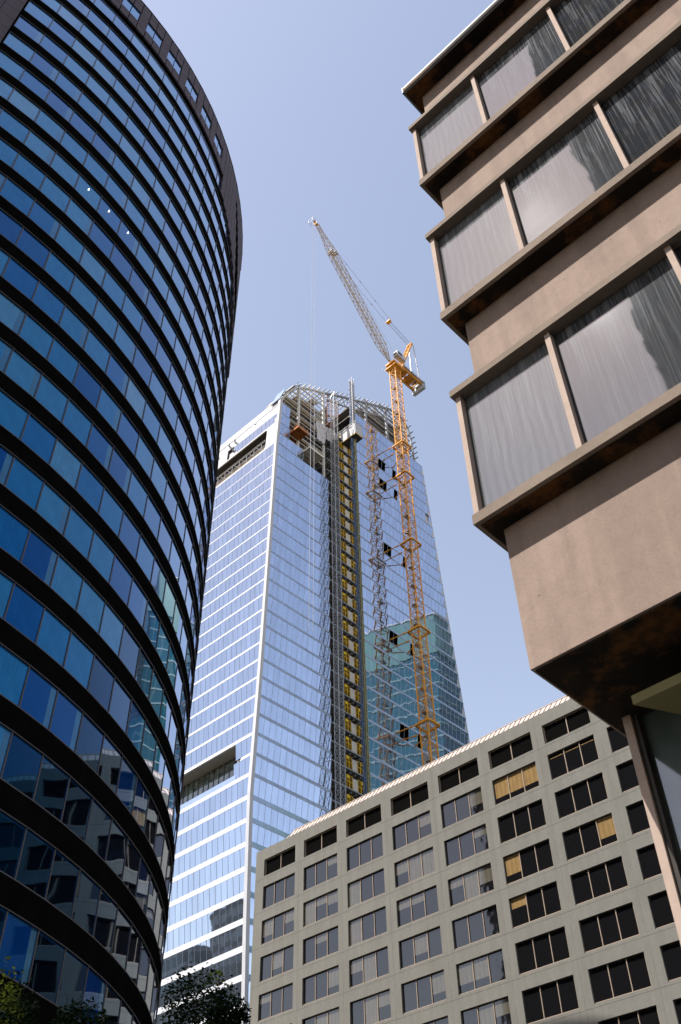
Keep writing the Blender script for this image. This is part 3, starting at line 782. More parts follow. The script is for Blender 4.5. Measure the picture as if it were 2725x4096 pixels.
# scaffold deck in the plant-room opening
m = MB(); zf = lev(11)+0.75
m.box((-168, y0(180)-0.15, zf), (xo-0.15, y0(180)+4.3, zf+0.12), 1)
x = -120.5
while x > -165:
    m.bar((x, y0(180)-0.05, zf-0.5), (x, y0(180)+3, zf+1.9), 0.16); m.bar((x, y0(180)-0.1, zf), (x, y0(180)-0.1, zf+2.4), 0.09); m.bar((x, y0(180)-0.1, zf), (x-1.8, y0(180)-0.1, zf+2.2), 0.06); x -= 2.7
for h in (0.6, 1.1, 2.4, 2.9): m.bar((-168, y0(180)-0.12, zf+h), (xo-0.2, y0(180)-0.12, zf+h), 0.08)
m.build('scaffold_deck', ['galv', 'deck_wood'], gt)
# terrace: soffit, back glass, rail
m = MB(); zt0, zt1 = lev(-11)+0.9, lev(-9)-1.0
yt_ = y0(92)-0.1
m.box((XFAR, yt_+0.2, zt1-0.02), (-119.2, yt_+6, zt1+0.1)); m.box((-119.35, yt_+0.2, zt0-1), (-119.2, yt_+6, zt1-0.02))
m.build('terrace_soffit', 'plaster', gt)
m = MB(); m.box((XFAR, yt_+2.6, zt0-1.0), (-119.35, yt_+2.7, zt1-0.02)); m.build('terrace_window', 'shop', gt)
m = MB(); x = -120
while x > -165: m.box((x, yt_+2.5, zt0-1), (x+0.1, yt_+2.6, zt1-0.02)); x -= 1.47
m.box((-165, yt_+2.45, zt0+1.5), (-119.35, yt_+2.6, zt0+1.7)); m.build('terrace_mullion', 'steel_dark', gt)
m = MB()
def plate(x0, x1, za, zb): m.prism([(x0, y0(za)-0.2, za), (x1, y0(za)-0.2, za), (x1, y0(za)+0.2, za), (x0, y0(za)+0.2, za)], [(x0, y0(zb)-0.2, zb), (x1, y0(zb)-0.2, zb), (x1, y0(zb)+0.2, zb), (x0, y0(zb)+0.2, zb)])
plate(XFAR, XT-0.36, zt1-0.05, lev(-9)); plate(XFAR, XT-0.36, lev(-11)-1.05, lev(-11)+0.05)
for cx_, cz_, sgn in ((-120.3, zt1-1.1, 1), (-120.3, zt0+1.1, -1)):
    for k in range(6):
        a, b_ = pi/2*k/6, pi/2*(k+1)/6
        P = [(-119.2, cz_+1.1*sgn), (cx_+1.1*cos(a), cz_+sgn*1.1*sin(a)), (cx_+1.1*cos(b_), cz_+sgn*1.1*sin(b_))]
        yy = y0(cz_)-0.12
        m.prism([(x, yy, z) for x, z in P], [(x, yy+0.3, z) for x, z in P])
m.build('terrace_surround', 'white', gt)
m = MB(); m.box((XFAR, y0(89)-0.14, lev(-11)+0.07), (-119.2, y0(89)-0.10, zt0+0.2)); m.build('terrace_rail', 'tower_glass', gt)
# shaft between the two glass parts
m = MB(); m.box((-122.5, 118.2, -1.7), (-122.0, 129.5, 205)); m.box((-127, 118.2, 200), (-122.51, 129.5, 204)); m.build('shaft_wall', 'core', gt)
SL, BE = MB(), MB()
for i in range(IMIN, 17):
    z = lev(i)-1.25*max(0, (194.4-lev(i)))/85
    if z < 40: continue
    SL.box((-121.9, 118.35, z-0.28), (-115.5, 129.3, z-0.02)); BE.box((-115.5, 118.35, z-0.36), (-115.2, 129.3, z-0.08))
    for y in range(8): BE.box((-121, 119+y*1.4, z-0.75), (-115.6, 119.2+y*1.4, z-0.30))
SL.build('floor_slab', 'slab', gt); BE.build('edge_beam', 'steel_grey', gt)
m = MB(); m.tube((-115.6, 118.9, 40), (-115.6, 118.9, 178), 0.35, 8); m.build('shaft_column', 'steel_dark', gt)
# hoist landings: gates, board, number plate
def text_faces(mb, s, origin, h, mi):
    cu = bpy.data.curves.new('t', 'FONT'); cu.body = s; cu.size = h; cu.resolution_u = 2
    ob = bpy.data.objects.new('t', cu); C.objects.link(ob)
    me = ob.to_mesh()
    for p in me.polygons: mb.face([(origin[0], origin[1]+me.vertices[v].co.x, origin[2]+me.vertices[v].co.y) for v in p.vertices], mi)
    ob.to_mesh_clear(); bpy.data.objects.remove(ob); bpy.data.curves.remove(cu)
for i in range(-16, 16):
    z = lev(i)-1.25*max(0, (194.4-lev(i)))/85; x = -115.45; num = 27+(i+3)
    for (ya, yb, side) in ((123.2, 124.9, 0), (126.45, 128.2, 1)):
        m = MB(); h = 2.75; e = 0.11
        m.box((x, ya, z), (x+0.06, ya+e, z+h)); m.box((x, yb-e, z), (x+0.06, yb, z+h)); m.box((x, ya+e, z+h-e), (x+0.06, yb-e, z+h)); m.box((x, ya+e, z), (x+0.06, yb-e, z+e))
        m.box((x, (ya+yb)/2-0.09, z+e), (x+0.06, (ya+yb)/2+0.09, z+h-e)); m.box((x-0.01, ya+e, z+1.3), (x+0.05, (ya+yb)/2-0.09, z+1.42)); m.box((x-0.01, (ya+yb)/2+0.09, z+1.3), (x+0.05, yb-e, z+1.42))
        for q in range(1, 12):
            m.box((x+0.0, ya+e, z+0.2+q*0.21), (x+0.02, (ya+yb)/2-0.09, z+0.235+q*0.21)); m.box((x, (ya+yb)/2+0.09, z+0.2+q*0.21), (x+0.02, yb-e, z+0.235+q*0.21))
        gate = m.build('landing_gate', 'yellow', gt)
        if i < 6:
            m = MB(); ys = ya+0.14 if side == 0 else yb-0.75
            m.box((x+0.062, ys, z+2.05), (x+0.09, ys+0.6, z+2.6)); text_faces(m, 'L%d' % num, (x+0.095, ys+0.03, z+2.2), 0.34, 1)
            m.build('number_plate', ['sign', 'ink'], kid_off(gate, gt))
    m = MB(); m.box((x, 125.0, z+0.02), (x+0.05, 125.68, z+2.5)); m.box((x, 125.7, z+0.02), (x+0.05, 126.38, z+2.5)); m.build('landing_board', 'plaster', gt)
# open steel: arched frames, columns, floor beams, purlins
m = MB(); m2 = MB()
def arch(x, r, mw, mg):
    for (ya, za), (yb, zb) in zip(ROOF, ROOF[1:]):
        (mw if yb <= 118 else mg).bar((x, ya, za), (x, yb, zb), r*2, r*2)
arch(XT-0.3, 0.24, m, m2)
for x in (-124,):
    q_ = MB(); arch(x, 0.24, q_, q_); q_.build('arched_frame', 'steel_grey', gt)
for y in (108.1, 117.2):
    m.bar((XT-0.3, y, 178), (XT-0.3, y, roofz(y)), 0.55)
for y in (134.6, 143.7, 152.4): m2.bar((XT-0.3, y, 210), (XT-0.3, y, roofz(y)), 0.55)
# lower truss chord with diagonals
LC = [(118.5, 210.3), (126, 214.0), (134.6, 219.0), (143.7, 224.6), (151.5, 226.6)]
for (ya, za), (yb, zb) in zip(LC, LC[1:]):
    m2.bar((XT-0.3, ya, za), (XT-0.3, yb, zb), 0.3)
    n = 3
    for k in range(n):
        u0 = ya+(yb-ya)*k/n; u1 = ya+(yb-ya)*(k+1)/n; z0_ = za+(zb-za)*k/n; z1_ = za+(zb-za)*(k+1)/n
        m2.bar((XT-0.3, u0, z0_), (XT-0.3, (u0+u1)/2, roofz((u0+u1)/2)), 0.2); m2.bar((XT-0.3, (u0+u1)/2, roofz((u0+u1)/2)), (XT-0.3, u1, z1_), 0.2)
m.build('arched_frame', 'steel_white', gt); m2.build('roof_truss', 'steel_grey', gt)
m, m2, m3, m4, m5 = MB(), MB(), MB(), MB(), MB()
for i in range(10, 24):
    z = lev(i)
    for k, (zz_, full) in enumerate(((z, 1), (z+2.0, 0))):
        # left bay: tubes run along the facade from the arch to the second column
        yl_ = next((y for y in [101.6+0.1*q for q in range(160)] if roofz(y) > zz_+0.2), None)
        if yl_ is not None and i >= 12:
            ys = max(yl_, 104.8 if i <= 14 else 0)
            if ys < 116: m.tube((XT-0.3, ys, zz_), (XT-0.3, 117.2, zz_), 0.20 if full else 0.13, 6)
            if full and ys < 116:
                m3.box((-127, ys+0.4, z-0.3), (-118.2, 117.5, z-0.05)); m5.box((-118.2, ys+0.4, z-0.55), (-117.9, 117.5, z-0.03))
                for q in range(6): m5.box((-127, ys+1+q*2.4, z-0.8), (-118.2, ys+1.2+q*2.4, z-0.32)) if ys+1.2+q*2.4 < 117 else None
                for hh in (0.55, 1.1): m4.bar((-117.9, ys+0.5, z+hh), (-117.9, 117.4, z+hh), 0.05)
                yy = ys+0.6
                while yy < 117: m4.bar((-117.9, yy, z), (-117.9, yy, z+1.1), 0.05); yy += 1.6
    if i >= 20:
        yl_ = next((y for y in [118+0.2*q for q in range(180)] if roofz(y) > z+0.4), None)
    else: yl_ = 129.4
    if i >= 19 and yl_ is not None:
        ye = 154.3-(2.0 if z > 226 else 0); yl_ = max(yl_, 129.4)
        if yl_ < ye-2:
            for zz_ in (z, z+2.0):
                if zz_ < roofz((yl_+ye)/2)+1: m2.bar((XT-0.3, yl_, zz_), (XT-0.3, ye, zz_), 0.26)
            m3.box((-127, yl_, z-0.3), (-117.2, ye, z-0.05)); m5.box((-117.2, yl_, z-0.55), (-116.9, ye, z-0.03))
            for hh in (0.55, 1.1): m4.bar((-116.9, yl_, z+hh), (-116.9, ye, z+hh), 0.05)
            yy = yl_+0.3
            while yy < ye: m4.bar((-116.9, yy, z-1.9), (-116.9, yy, z+1.1), 0.06); yy += 2.1
m3.box((-127, 109.8, lev(10)-0.3+4.0), (-117.4, 117.5, lev(10)-0.05+4.0))
m.build('steel_tube', 'steel_white', gt); m2.build('steel_beam', 'steel_grey', gt); m3.build('deck_slab', 'slab', gt); m4.build('guard_rail', 'galv', gt); m5.build('deck_edge', 'deck_wood', gt)
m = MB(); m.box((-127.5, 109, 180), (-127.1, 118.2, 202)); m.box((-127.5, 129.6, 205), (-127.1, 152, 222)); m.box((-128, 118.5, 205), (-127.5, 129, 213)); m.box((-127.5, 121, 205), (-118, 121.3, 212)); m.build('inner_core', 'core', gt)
m = MB(); mg_ = MB(); tot = 0.0; nxt = 0.5
for (ya, za), (yb, zb) in zip(ROOF, ROOF[1:]):
    L = hypot(yb-ya, zb-za); k = nxt
    while k < L:
        y = ya+(yb-ya)*k/L; z = za+(zb-za)*k/L; ny, nz = -(zb-za)/L, (yb-ya)/L
        if z > 194:
            p = Vector((0, y+ny*0.55, z+nz*0.55)); a = Vector((XT+0.9, p.y, p.z)); b_ = Vector((-150, p.y, p.z))
            (m if y < 116 else mg_).bar(a, Vector((-121, p.y, p.z)), 0.26, 0.26)
        k += 2.15
    nxt = k-L
m.build('purlin', 'steel_white', gt); mg_.build('purlin', 'steel_grey', gt)
m = MB()
for (a, b_, w) in (((101.0, 194.4), (103.0, 200.6), 3.0), ((103.9, 200.4), (107.6, 207.6), 4.0)):
    m.prism([(XT-w, a[0], a[1]), (XT+0.3, a[0], a[1]), (XT+0.3, a[0]-0.15, a[1]+0.1), (XT-w, a[0]-0.15, a[1]+0.1)], [(XT-w, b_[0], b_[1]), (XT+0.3, b_[0], b_[1]), (XT+0.3, b_[0]-0.15, b_[1]+0.1), (XT-w, b_[0]-0.15, b_[1]+0.1)])
m.build('roof_glass', 'tower_fin', gt)
# tarpaulins over the edge
m = MB()
def sheet(y_a, y_b, za, zb, za2, zb2, x=XT+0.1):
    n = 8
    for a in range(n):
        for b_ in range(n):
            def P(u, v):
                y = y_a+(y_b-y_a)*u; lo_, hi = za+(za2-za)*u, zb+(zb2-zb)*u
                return (x+0.16*sin(u*17+v*5)+0.12*sin(v*13+u*3), y, lo_+(hi-lo_)*v)
            m.face([P(a/n, b_/n), P((a+1)/n, b_/n), P((a+1)/n, (b_+1)/n), P(a/n, (b_+1)/n)])
sheet(114.3, 117.6, 190.2, 197.3, 190.2, 197.8); sheet(117.8, 120.2, 193.0, 197.9, 192.8, 198.2); sheet(120.2, 122.4, 194.5, 198.2, 196.5, 198.4)
m.build('white_tarpaulin', 'tarp', gt)
m = MB()
for (ya, yb, za, zb) in ((119.9, 121.6, 202, 216), (123.3, 124.3, 208, 215.5)):
    for y in (ya, yb): m.bar((-116.5, y, za), (-116.5, y, zb), 0.12)
    z = za
    while z < zb: m.bar((-116.5, ya, z), (-116.5, yb, z+0.9), 0.08); m.bar((-116.5, ya, z), (-116.5, yb, z), 0.08); z += 1.0
m.build('access_ladder_frame', 'rust', gt)

# ------------------------------------------------------------------ lattice masts
def lattice(mb, cx, cy_, hx, hy, z0, z1, step, leg, br, mi=0, mode='x', legmi=None):
    legmi = mi if legmi is None else legmi
    P = [(cx-hx, cy_-hy), (cx+hx, cy_-hy), (cx+hx, cy_+hy), (cx-hx, cy_+hy)]
    for x, y in P: mb.bar((x, y, z0), (x, y, z1), leg, leg, legmi)
    n = int((z1-z0)/step)
    for k in range(n):
        a = z0+k*step; b_ = a+step
        for q in range(4):
            p, r = P[q], P[(q+1) % 4]
            mb.bar((*p, a), (*r, a), br, br, mi)
            if mode == 'x': mb.bar((*p, a), (*r, b_), br, br, mi); mb.bar((*r, a), (*p, b_), br, br, mi)
            elif mode == 'k':
                md = ((p[0]+r[0])/2, (p[1]+r[1])/2); mb.bar((*p, a), (*md, b_), br, br, mi); mb.bar((*r, a), (*md, b_), br, br, mi)
            else:
                if k % 2: mb.bar((*p, a), (*r, b_), br, br, mi)
                else: mb.bar((*r, a), (*p, b_), br, br, mi)
# ------------------------------------------------------------------ tower crane
XC, YC_ = -108.5, 141.3
cr_ = thing('tower_crane', 'orange luffing tower crane beside the glass skyscraper, its lattice jib raised to the left', 'crane', (XC, YC_, -1.7))
m = MB(); lattice(m, XC, YC_, 1.15, 1.18, -1.7, 239.4, 1.94, 0.22, 0.085, mode='z')
for k in range(0, 41):
    z = -1.7+k*5.82
    for q in ((-1, -1, 1, -1), (1, -1, 1, 1), (1, 1, -1, 1), (-1, 1, -1, -1)): m.bar((XC+q[0]*1.15, YC_+q[1]*1.18, z+0.05), (XC+q[2]*1.15, YC_+q[3]*1.18, z+0.05), 0.13)
mast = m.build('mast', 'orange', cr_)
m = MB(); 
for k in range(0, 120):
    z = -1.7+k*1.98; m.bar((XC-0.3, YC_-0.2, z), (XC+0.5, YC_+0.4 if k % 2 else YC_-0.6, z+1.98), 0.12)
    if k % 3 == 0: m.box((XC-0.9, YC_-0.9, z), (XC+0.2, YC_+0.9, z+0.05))
m.build('ladder', 'steel_grey', kid_off(mast, cr_))
for z in (203.8, 191.4, 166.6, 139.0, 114.0, 60):
    m = MB(); h = 1.85; d = 0.4; w = 0.22
    for a, b_ in (((-h, -h), (h, -h)), ((-h, h), (h, h))): m.box((XC+a[0], YC_+a[1]-w, z-d), (XC+b_[0], YC_+b_[1]+w, z))
    for a, b_ in (((-h, -h), (-h, h)), ((h, -h), (h, h))): m.box((XC+a[0]-w, YC_+a[1]+w, z-d+0.003), (XC+b_[0]+w, YC_+b_[1]-w, z-0.003))
    m.build('collar', 'orange', cr_)
    m = MB()
    def tie(p, q):
        m.tube(p, q, 0.13, 8); P, Q = Vector(p), Vector(q)
        for u in (0.12, 0.2, 0.8, 0.88): c_ = P.lerp(Q, u); d_ = (Q-P).normalized()*0.16; m.tube(c_-d_, c_+d_, 0.21, 8)
    zc = z-0.25
    tie((XC-1.9, YC_-2.0, zc), (XT-0.6, 138.8, zc+0.2)); tie((XC-1.9, YC_-1.2, zc-2.0), (XT-0.6, 140.8, zc-0.6)); tie((XC-1.9, YC_+1.9, zc-0.5), (XT-0.6, 145.0, zc-0.6))
    m.build('tie_bar', 'orange', cr_)
# slewing platform, counter deck
m = MB(); zt = 239.4
m.box((XC-1.9, YC_-1.9, zt), (XC+1.9, YC_+1.9, zt+0.5)); m.tube((XC, YC_, zt+0.5), (XC, YC_, zt+1.3), 1.5, 20)
m.box((XC-1.7, YC_-2.2, zt+1.3), (XC+1.7, YC_+3.2, zt+1.9))
for sx_ in (-1, 1):
    m.bar((XC+sx_*2.0, YC_-2.1, zt+0.1), (XC+sx_*2.0, YC_+2.1, zt+0.1), 0.2, 0.35)
    m.bar((XC+sx_*1.6, YC_+1.5, zt+1.5), (XC+sx_*1.6, YC_+11.5, zt+1.5), 0.45, 0.7)
    for k in range(5): m.bar((XC+sx_*1.6, YC_+2+k*1.9, zt+1.2), (XC-sx_*1.6, YC_+3.9+k*1.9, zt+1.2), 0.18)
for k in range(6): m.bar((XC-1.6, YC_+2+k*1.9, zt+1.4), (XC+1.6, YC_+2+k*1.9, zt+1.4), 0.3)
m.box((XC-1.5, YC_+5.5, zt+1.8), (XC+1.5, YC_+8.5, zt+2.2)); m.box((XC-1.3, YC_+2.4, zt+1.9), (XC+1.3, YC_+5.0, zt+3.3))
plat = m.build('counter_deck', 'orange', cr_)
m = MB()
for sx_ in (-1, 1):
    for hh in (0.6, 1.2): m.bar((XC+sx_*2.1, YC_+2.0, zt+2.0+hh), (XC+sx_*2.1, YC_+11.5, zt+2.0+hh), 0.06)
    for k in range(8): m.bar((XC+sx_*2.1, YC_+2+k*1.35, zt+1.9), (XC+sx_*2.1, YC_+2+k*1.35, zt+3.2), 0.06)
    m.box((XC+sx_*2.1-0.25, YC_+2.0, zt+1.86), (XC+sx_*2.1+0.25, YC_+11.5, zt+1.93))
for k in range(6):
    m.bar((XC-2.6, YC_-2.5+k, zt+0.2), (XC-2.6, YC_-2.5+k, zt+1.4), 0.05)
m.bar((XC-2.6, YC_-2.5, zt+1.4), (XC-2.6, YC_+2.5, zt+1.4), 0.05)
m.build('walkway_rail', 'galv', kid_off(plat, cr_))
m = MB(); m.prism([(XC+1.2, YC_+5.7, zt+2.2), (XC+1.7, YC_+5.7, zt+2.2), (XC+1.7, YC_+8.2, zt+2.2), (XC+1.2, YC_+8.2, zt+2.2)], [(XC+1.2, YC_+6, zt+3.6), (XC+1.6, YC_+6, zt+3.6), (XC+1.6, YC_+7.9, zt+3.6), (XC+1.2, YC_+7.9, zt+3.6)])
m.tube((XC-1.0, YC_+7, zt+2.9), (XC+1.0, YC_+7, zt+2.9), 0.75, 14); m.tube((XC-1.0, YC_+9.6, zt+2.7), (XC+1.0, YC_+9.6, zt+2.7), 0.6, 14); m.build('winch', 'hoistblue', cr_)
m = MB(); m.prism([(XC-2.2, YC_+10.6, zt-0.6), (XC+2.2, YC_+10.6, zt-0.6), (XC+2.2, YC_+12.0, zt-0.2), (XC-2.2, YC_+12.0, zt-0.2)], [(XC-2.2, YC_+10.9, zt+3.0), (XC+2.2, YC_+10.9, zt+3.0), (XC+2.2, YC_+11.9, zt+3.3), (XC-2.2, YC_+11.9, zt+3.3)]); m.build('counterweight', 'steel_grey', cr_)
# cab
m = MB(); cx_, cy2, cz_ = XC+2.4, YC_-0.7, zt+3.0
m.prism([(cx_-0.8, cy2-1.5, cz_), (cx_+0.8, cy2-1.5, cz_), (cx_+0.8, cy2+2.4, cz_), (cx_-0.8, cy2+2.4, cz_)], [(cx_-0.8, cy2-1.2, cz_+2.4), (cx_+0.8, cy2-1.2, cz_+2.4), (cx_+0.8, cy2+2.4, cz_+2.4), (cx_-0.8, cy2+2.4, cz_+2.4)])
cab = m.build('cab', 'white', cr_)
m = MB(); m.box((cx_+0.802, cy2-1.0, cz_+0.8), (cx_+0.83, cy2+0.9, cz_+2.1)); m.box((cx_-0.65, cy2-1.55, cz_+0.5), (cx_+0.65, cy2-1.50, cz_+1.4)); m.build('cab_window', 'darkwin', kid_off(cab, cr_))
# A-frame and back stays
m = MB(); ap = (YC_+9.2, 261.5)
for sx_ in (-1, 1): m.bar((XC+sx_*1.3, YC_+2.0, zt+1.9), (XC+sx_*0.7, ap[0], ap[1]), 0.42, 0.55)
n = 7
for k in range(n):
    u = k/n; v = (k+1)/n
    f = lambda u, s_: (XC+s_*(1.3-0.6*u), YC_+2.0+(ap[0]-YC_-2.0)*u, zt+1.9+(ap[1]-zt-1.9)*u)
    m.bar(f(u, -1), f(v, 1), 0.14); m.bar(f(v, -1), f(v, 1), 0.14)
m.tube((XC-1.0, ap[0], ap[1]), (XC+1.0, ap[0], ap[1]), 0.55, 12)
m.build('a_frame', 'orange', cr_)
m = MB()
for sx_ in (-1, 1): m.tube((XC+sx_*0.9, ap[0]+0.6, ap[1]-0.6), (XC+sx_*1.5, YC_+10.3, zt+2.0), 0.16, 8)
m.build('back_stay', 'galv', cr_)
# jib
JB, JT = Vector((XC, YC_-1.8, 241.6)), Vector((XC, 107.9, 284.6))
ax = (JT-JB).normalized(); sd = Vector((1, 0, 0)); upv = ax.cross(sd)
if upv.z < 0: upv = -upv
Lj = (JT-JB).length
def sec(u):
    k = min(1.0, u/6.0) if u < 6 else (1.0 if u < Lj-11 else max(0.32, (Lj-u)/11.0))
    return 0.95*k+0.15, 1.05*k+0.10
def jp(u, a, b_): hx, hz = sec(u); return JB+ax*u+sd*(a*hx)+upv*(b_*hz)
m = MB(); nn_ = 34; st_ = Lj/nn_
for k in range(nn_):
    u, v = k*st_, (k+1)*st_
    for a, b_ in ((-1, -1), (1, -1), (-1, 1), (1, 1)): m.bar(jp(u, a, b_), jp(v, a, b_), 0.13)
    for (a, b_), (c_, d_) in (((-1, -1), (1, -1)), ((-1, 1), (1, 1)), ((-1, -1), (-1, 1)), ((1, -1), (1, 1))):
        m.bar(jp(u, a, b_), jp(v, c_, d_), 0.075) if k % 2 else m.bar(jp(u, c_, d_), jp(v, a, b_), 0.075)
        m.bar(jp(v, a, b_), jp(v, c_, d_), 0.07)
for u in (Lj-12.0, Lj-11.2): m.bar(jp(u, -1, 1), jp(u, 1, 1), 0.4); m.bar(jp(u, -1, -1), jp(u, 1, -1), 0.3)
jb = m.build('jib', 'jib_ochre', cr_)
m = MB(); m.bar(jp(2, 0, -0.55), jp(Lj-11, 0, -0.55), 0.42, 0.05); m.build('jib_walkway', 'galv', kid_off(jb, cr_))
m = MB(); m.bar(JT+ax*-0.4, JT+ax*0.7+Vector((0, -1.0, 0)), 0.7, 0.5); m.tube(JT+Vector((-0.4, -0.6, -0.5)), JT+Vector((0.4, -0.6, -0.5)), 0.5, 12); m.build('jib_head', 'orange', jb)
m = MB(); c0 = JT+Vector((0, -2.0, -0.9)); s_ = 0.85
for a in (-1, 1):
    for b_ in (-1, 1):
        m.bar(c0+Vector((-s_, a*s_, b_*s_)), c0+Vector((s_, a*s_, b_*s_)), 0.09); m.bar(c0+Vector((a*s_, -s_, b_*s_)), c0+Vector((a*s_, s_, b_*s_)), 0.09); m.bar(c0+Vector((a*s_, b_*s_, -s_)), c0+Vector((a*s_, b_*s_, s_)), 0.09)
m.build('head_cage', 'galv', jb)
m = MB(); br = Vector((XC, 140.3, 264.6)); apx = Vector((XC, ap[0], ap[1]))
m.bar(br+Vector((-0.9, 0, 0)), br+Vector((0.9, 0, 0)), 0.5); m.tube(br+Vector((-0.8, 0.5, -0.4)), br+Vector((0.8, 0.5, -0.4)), 0.3, 10); m.build('luffing_block', 'orange', cr_)
m = MB()
for sx_ in (-0.75, 0.75):
    p, q = br+Vector((sx_, 0, 0)), jp(Lj-11.5, 1 if sx_ > 0 else -1, 1)
    m.tube(p, q, 0.05, 6)
    for u in (0.28, 0.56, 0.82): c_ = p.lerp(q, u); d_ = (q-p).normalized()*0.45; m.tube(c_-d_, c_, 0.06, 6, r2=0.16); m.tube(c_, c_+d_, 0.16, 6, r2=0.06)
m.build('pendant_line', 'cable', cr_)
m = MB()
for sx_ in (-0.6, -0.3, 0.3, 0.6): m.tube(br+Vector((sx_, 0.5, -0.4)), apx+Vector((sx_, 0, 0.3)), 0.045, 5)
m.tube(jp(Lj-14, 1, 1), (XC, YC_+5.5, zt+3.2), 0.03, 5)
m.build('luffing_rope', 'cable', cr_)
m = MB()
for dy in (0.0, 1.2): m.tube((XC-0.0, JT.y-2.0+dy, JT.z-1.0), (XC-0.0, JT.y-2.0+dy, 120), 0.055, 5)
m.build('hoist_rope', 'cable', cr_)

# ------------------------------------------------------------------ hoist masts, cabin, platforms
h1 = thing('scaffold_mast', 'tall white lattice scaffold mast in front of the dark hoist shaft of the skyscraper', 'mast', (-112, 118, -1.7))
m = MB(); lattice(m, -112.6, 118.5, 0.66, 0.68, -1.7, 208.6, 1.7, 0.115, 0.045, mode='x')
for x, y in ((-113.26, 117.82), (-111.94, 117.82), (-111.94, 119.18), (-113.26, 119.18)): m.bar((x, y, 208.6), (-112.1, 118.2, 210.9), 0.10)
mm = m.build('lattice', 'galv', h1)
m = MB(); z = 50
while z < 205: m.bar((-112.7, 118.7, z), (XT-0.4, 118.9, z), 0.09); m.bar((-112.7, 117.3, z), (XT-0.4, 118.6, z+0.5), 0.07); z += 12.2
m.build('wall_tie', 'galv', h1)
h2 = thing('hoist_mast', 'slender blue and olive double lattice mast that carries the white hoist cabin', 'mast', (-112, 125.2, -1.7))
m = MB(); lattice(m, -112.1, 124.72, 0.22, 0.22, -1.7, 222.0, 0.9, 0.09, 0.05, mode='z'); m.build('lattice', 'hoistblue', h2)
m = MB(); lattice(m, -111.8, 125.5, 0.24, 0.24, -1.7, 200.0, 0.9, 0.09, 0.05, mode='z'); m.build('lattice', 'hoistolive', h2)
m = MB(); lattice(m, -111.9, 125.2, 0.46, 0.46, 200.0, 223.0, 1.1, 0.12, 0.06, mode='x'); m.build('top_lattice', 'galv', h2)
m = MB(); i = -16
while i < 14:
    z = lev(i)+0.6
    for q in (0, 0.9): m.bar((-112.1, 125.0+q, z+q), (XT-0.3, 127.5-q, z+0.3), 0.10)
    m.bar((-112.1, 125.0, z), (XT-0.3, 127.5, z+1.2), 0.07); m.bar((-113.5, 125.6, z), (-113.5, 126.5, z+1.2), 0.06); i += 2
m.build('wall_tie', 'steel_grey', h2)
cbn = thing('hoist_cabin', 'white box hoist cabin on the slender hoist mast near the open skyscraper top', 'hoist cabin', (-111, 123, 196))
m = MB(); zc0, zc1 = 197.1, 201.4
m.box((-113.4, 118.9, zc0-4.2+0.0), (-113.38, 118.92, zc0-4.19))
m = MB()
xa, xb, ya, yb = -116.3, -110.3, 124.3, 126.9
m.prism([(xa, ya, zc0), (xb, ya, zc0), (xb, yb, zc0), (xa, yb, zc0)], [(xa, ya, zc1), (xb, ya, zc1), (xb, yb, zc1), (xa, yb, zc1)])
bd = m.build('cabin_body', 'white', cbn)
m = MB(); m.box((xa-0.1, ya-0.05, zc0-0.35), (xb+0.1, yb+0.05, zc0-0.005)); m.build('cabin_floor', 'steel_dark', cbn)
m = MB()
for z in (zc0-0.12,): m.box((xb+0.1, ya-0.1, z-0.15), (xb+0.18, yb+0.1, z+0.1)); m.box((xa, ya-0.13, z-0.15), (xb+0.18, ya-0.052, z+0.1))
m.box((xa+0.0, ya-0.06, zc0), (xa+0.25, ya-0.004, zc1)); m.build('cabin_trim', 'yellow', cbn)
m = MB()
for q in range(7): m.box((xa+0.5, ya-0.05, zc0+0.5+q*0.5), (xa+1.4, ya-0.01, zc0+0.62+q*0.5))
for q in range(4): m.box((xb+0.004, ya+0.1, zc0+0.9+q*0.9), (xb+0.03, yb-0.1, zc0+0.93+q*0.9))
m.build('cabin_grille', 'steel_grey', cbn)
m = MB()
for (p, q) in (((xa, ya), (xb, ya)), ((xb, ya), (xb, yb))):
    for hh in (0.5, 1.0): m.bar((*p, zc1+hh), (*q, zc1+hh), 0.06)
for k in range(7): x = xa+(xb-xa)*k/6; m.bar((x, ya, zc1), (x, ya, zc1+1.0), 0.06)
m.build('roof_rail', 'galv', cbn)
# projecting loading platforms
def platform(name, label, y0_, y1_, z, x0, x1, mf, mr, group=None):
    t = thing(name, label, 'loading platform', (x1, (y0_+y1_)/2, z), group)
    m = MB(); m.box((x0, y0_, z), (x1, y1_, z+0.12)); m.build('deck', mf, t)
    m = MB(); n = 13
    for k in range(n): y = y0_+0.1+(y1_-y0_-0.3)*k/(n-1); m.box((x0, y, z-0.22), (x1, y+0.12, z-0.01))
    for q in (0.3, 0.5, 0.7): x = x0+(x1-x0)*q; m.box((x, y0_, z-0.34), (x+0.12, y1_, z-0.221))
    m.box((x1-0.12, y0_, z-0.4), (x1+0.02, y1_, z+0.15)); m.box((x0, y0_-0.1, z-0.4), (x1, y0_, z+0.15)); m.box((x0, y1_, z-0.4), (x1, y1_+0.1, z+0.15))
    m.build('joist', mr, t)
    m = MB()
    for (p, q) in (((x0, y0_), (x1, y0_)), ((x1, y0_), (x1, y1_)), ((x0, y1_), (x1, y1_))):
        for hh in (0.6, 1.2): m.bar((*p, z+hh), (*q, z+hh), 0.07)
    for p in ((x1, y0_), (x1, y1_), ((x0+x1)/2, y0_), (x1, (y0_+y1_)/2)): m.bar((*p, z), (*p, z+1.25), 0.08)
    m.build('guard_rail', mr, t); return t
platform('loading_platform', 'rusty orange loading platform sticking out of the open upper storeys, the higher one', 105.0, 108.2, 184.7, -117.5, -111.9, 'steel_dark', 'rust')
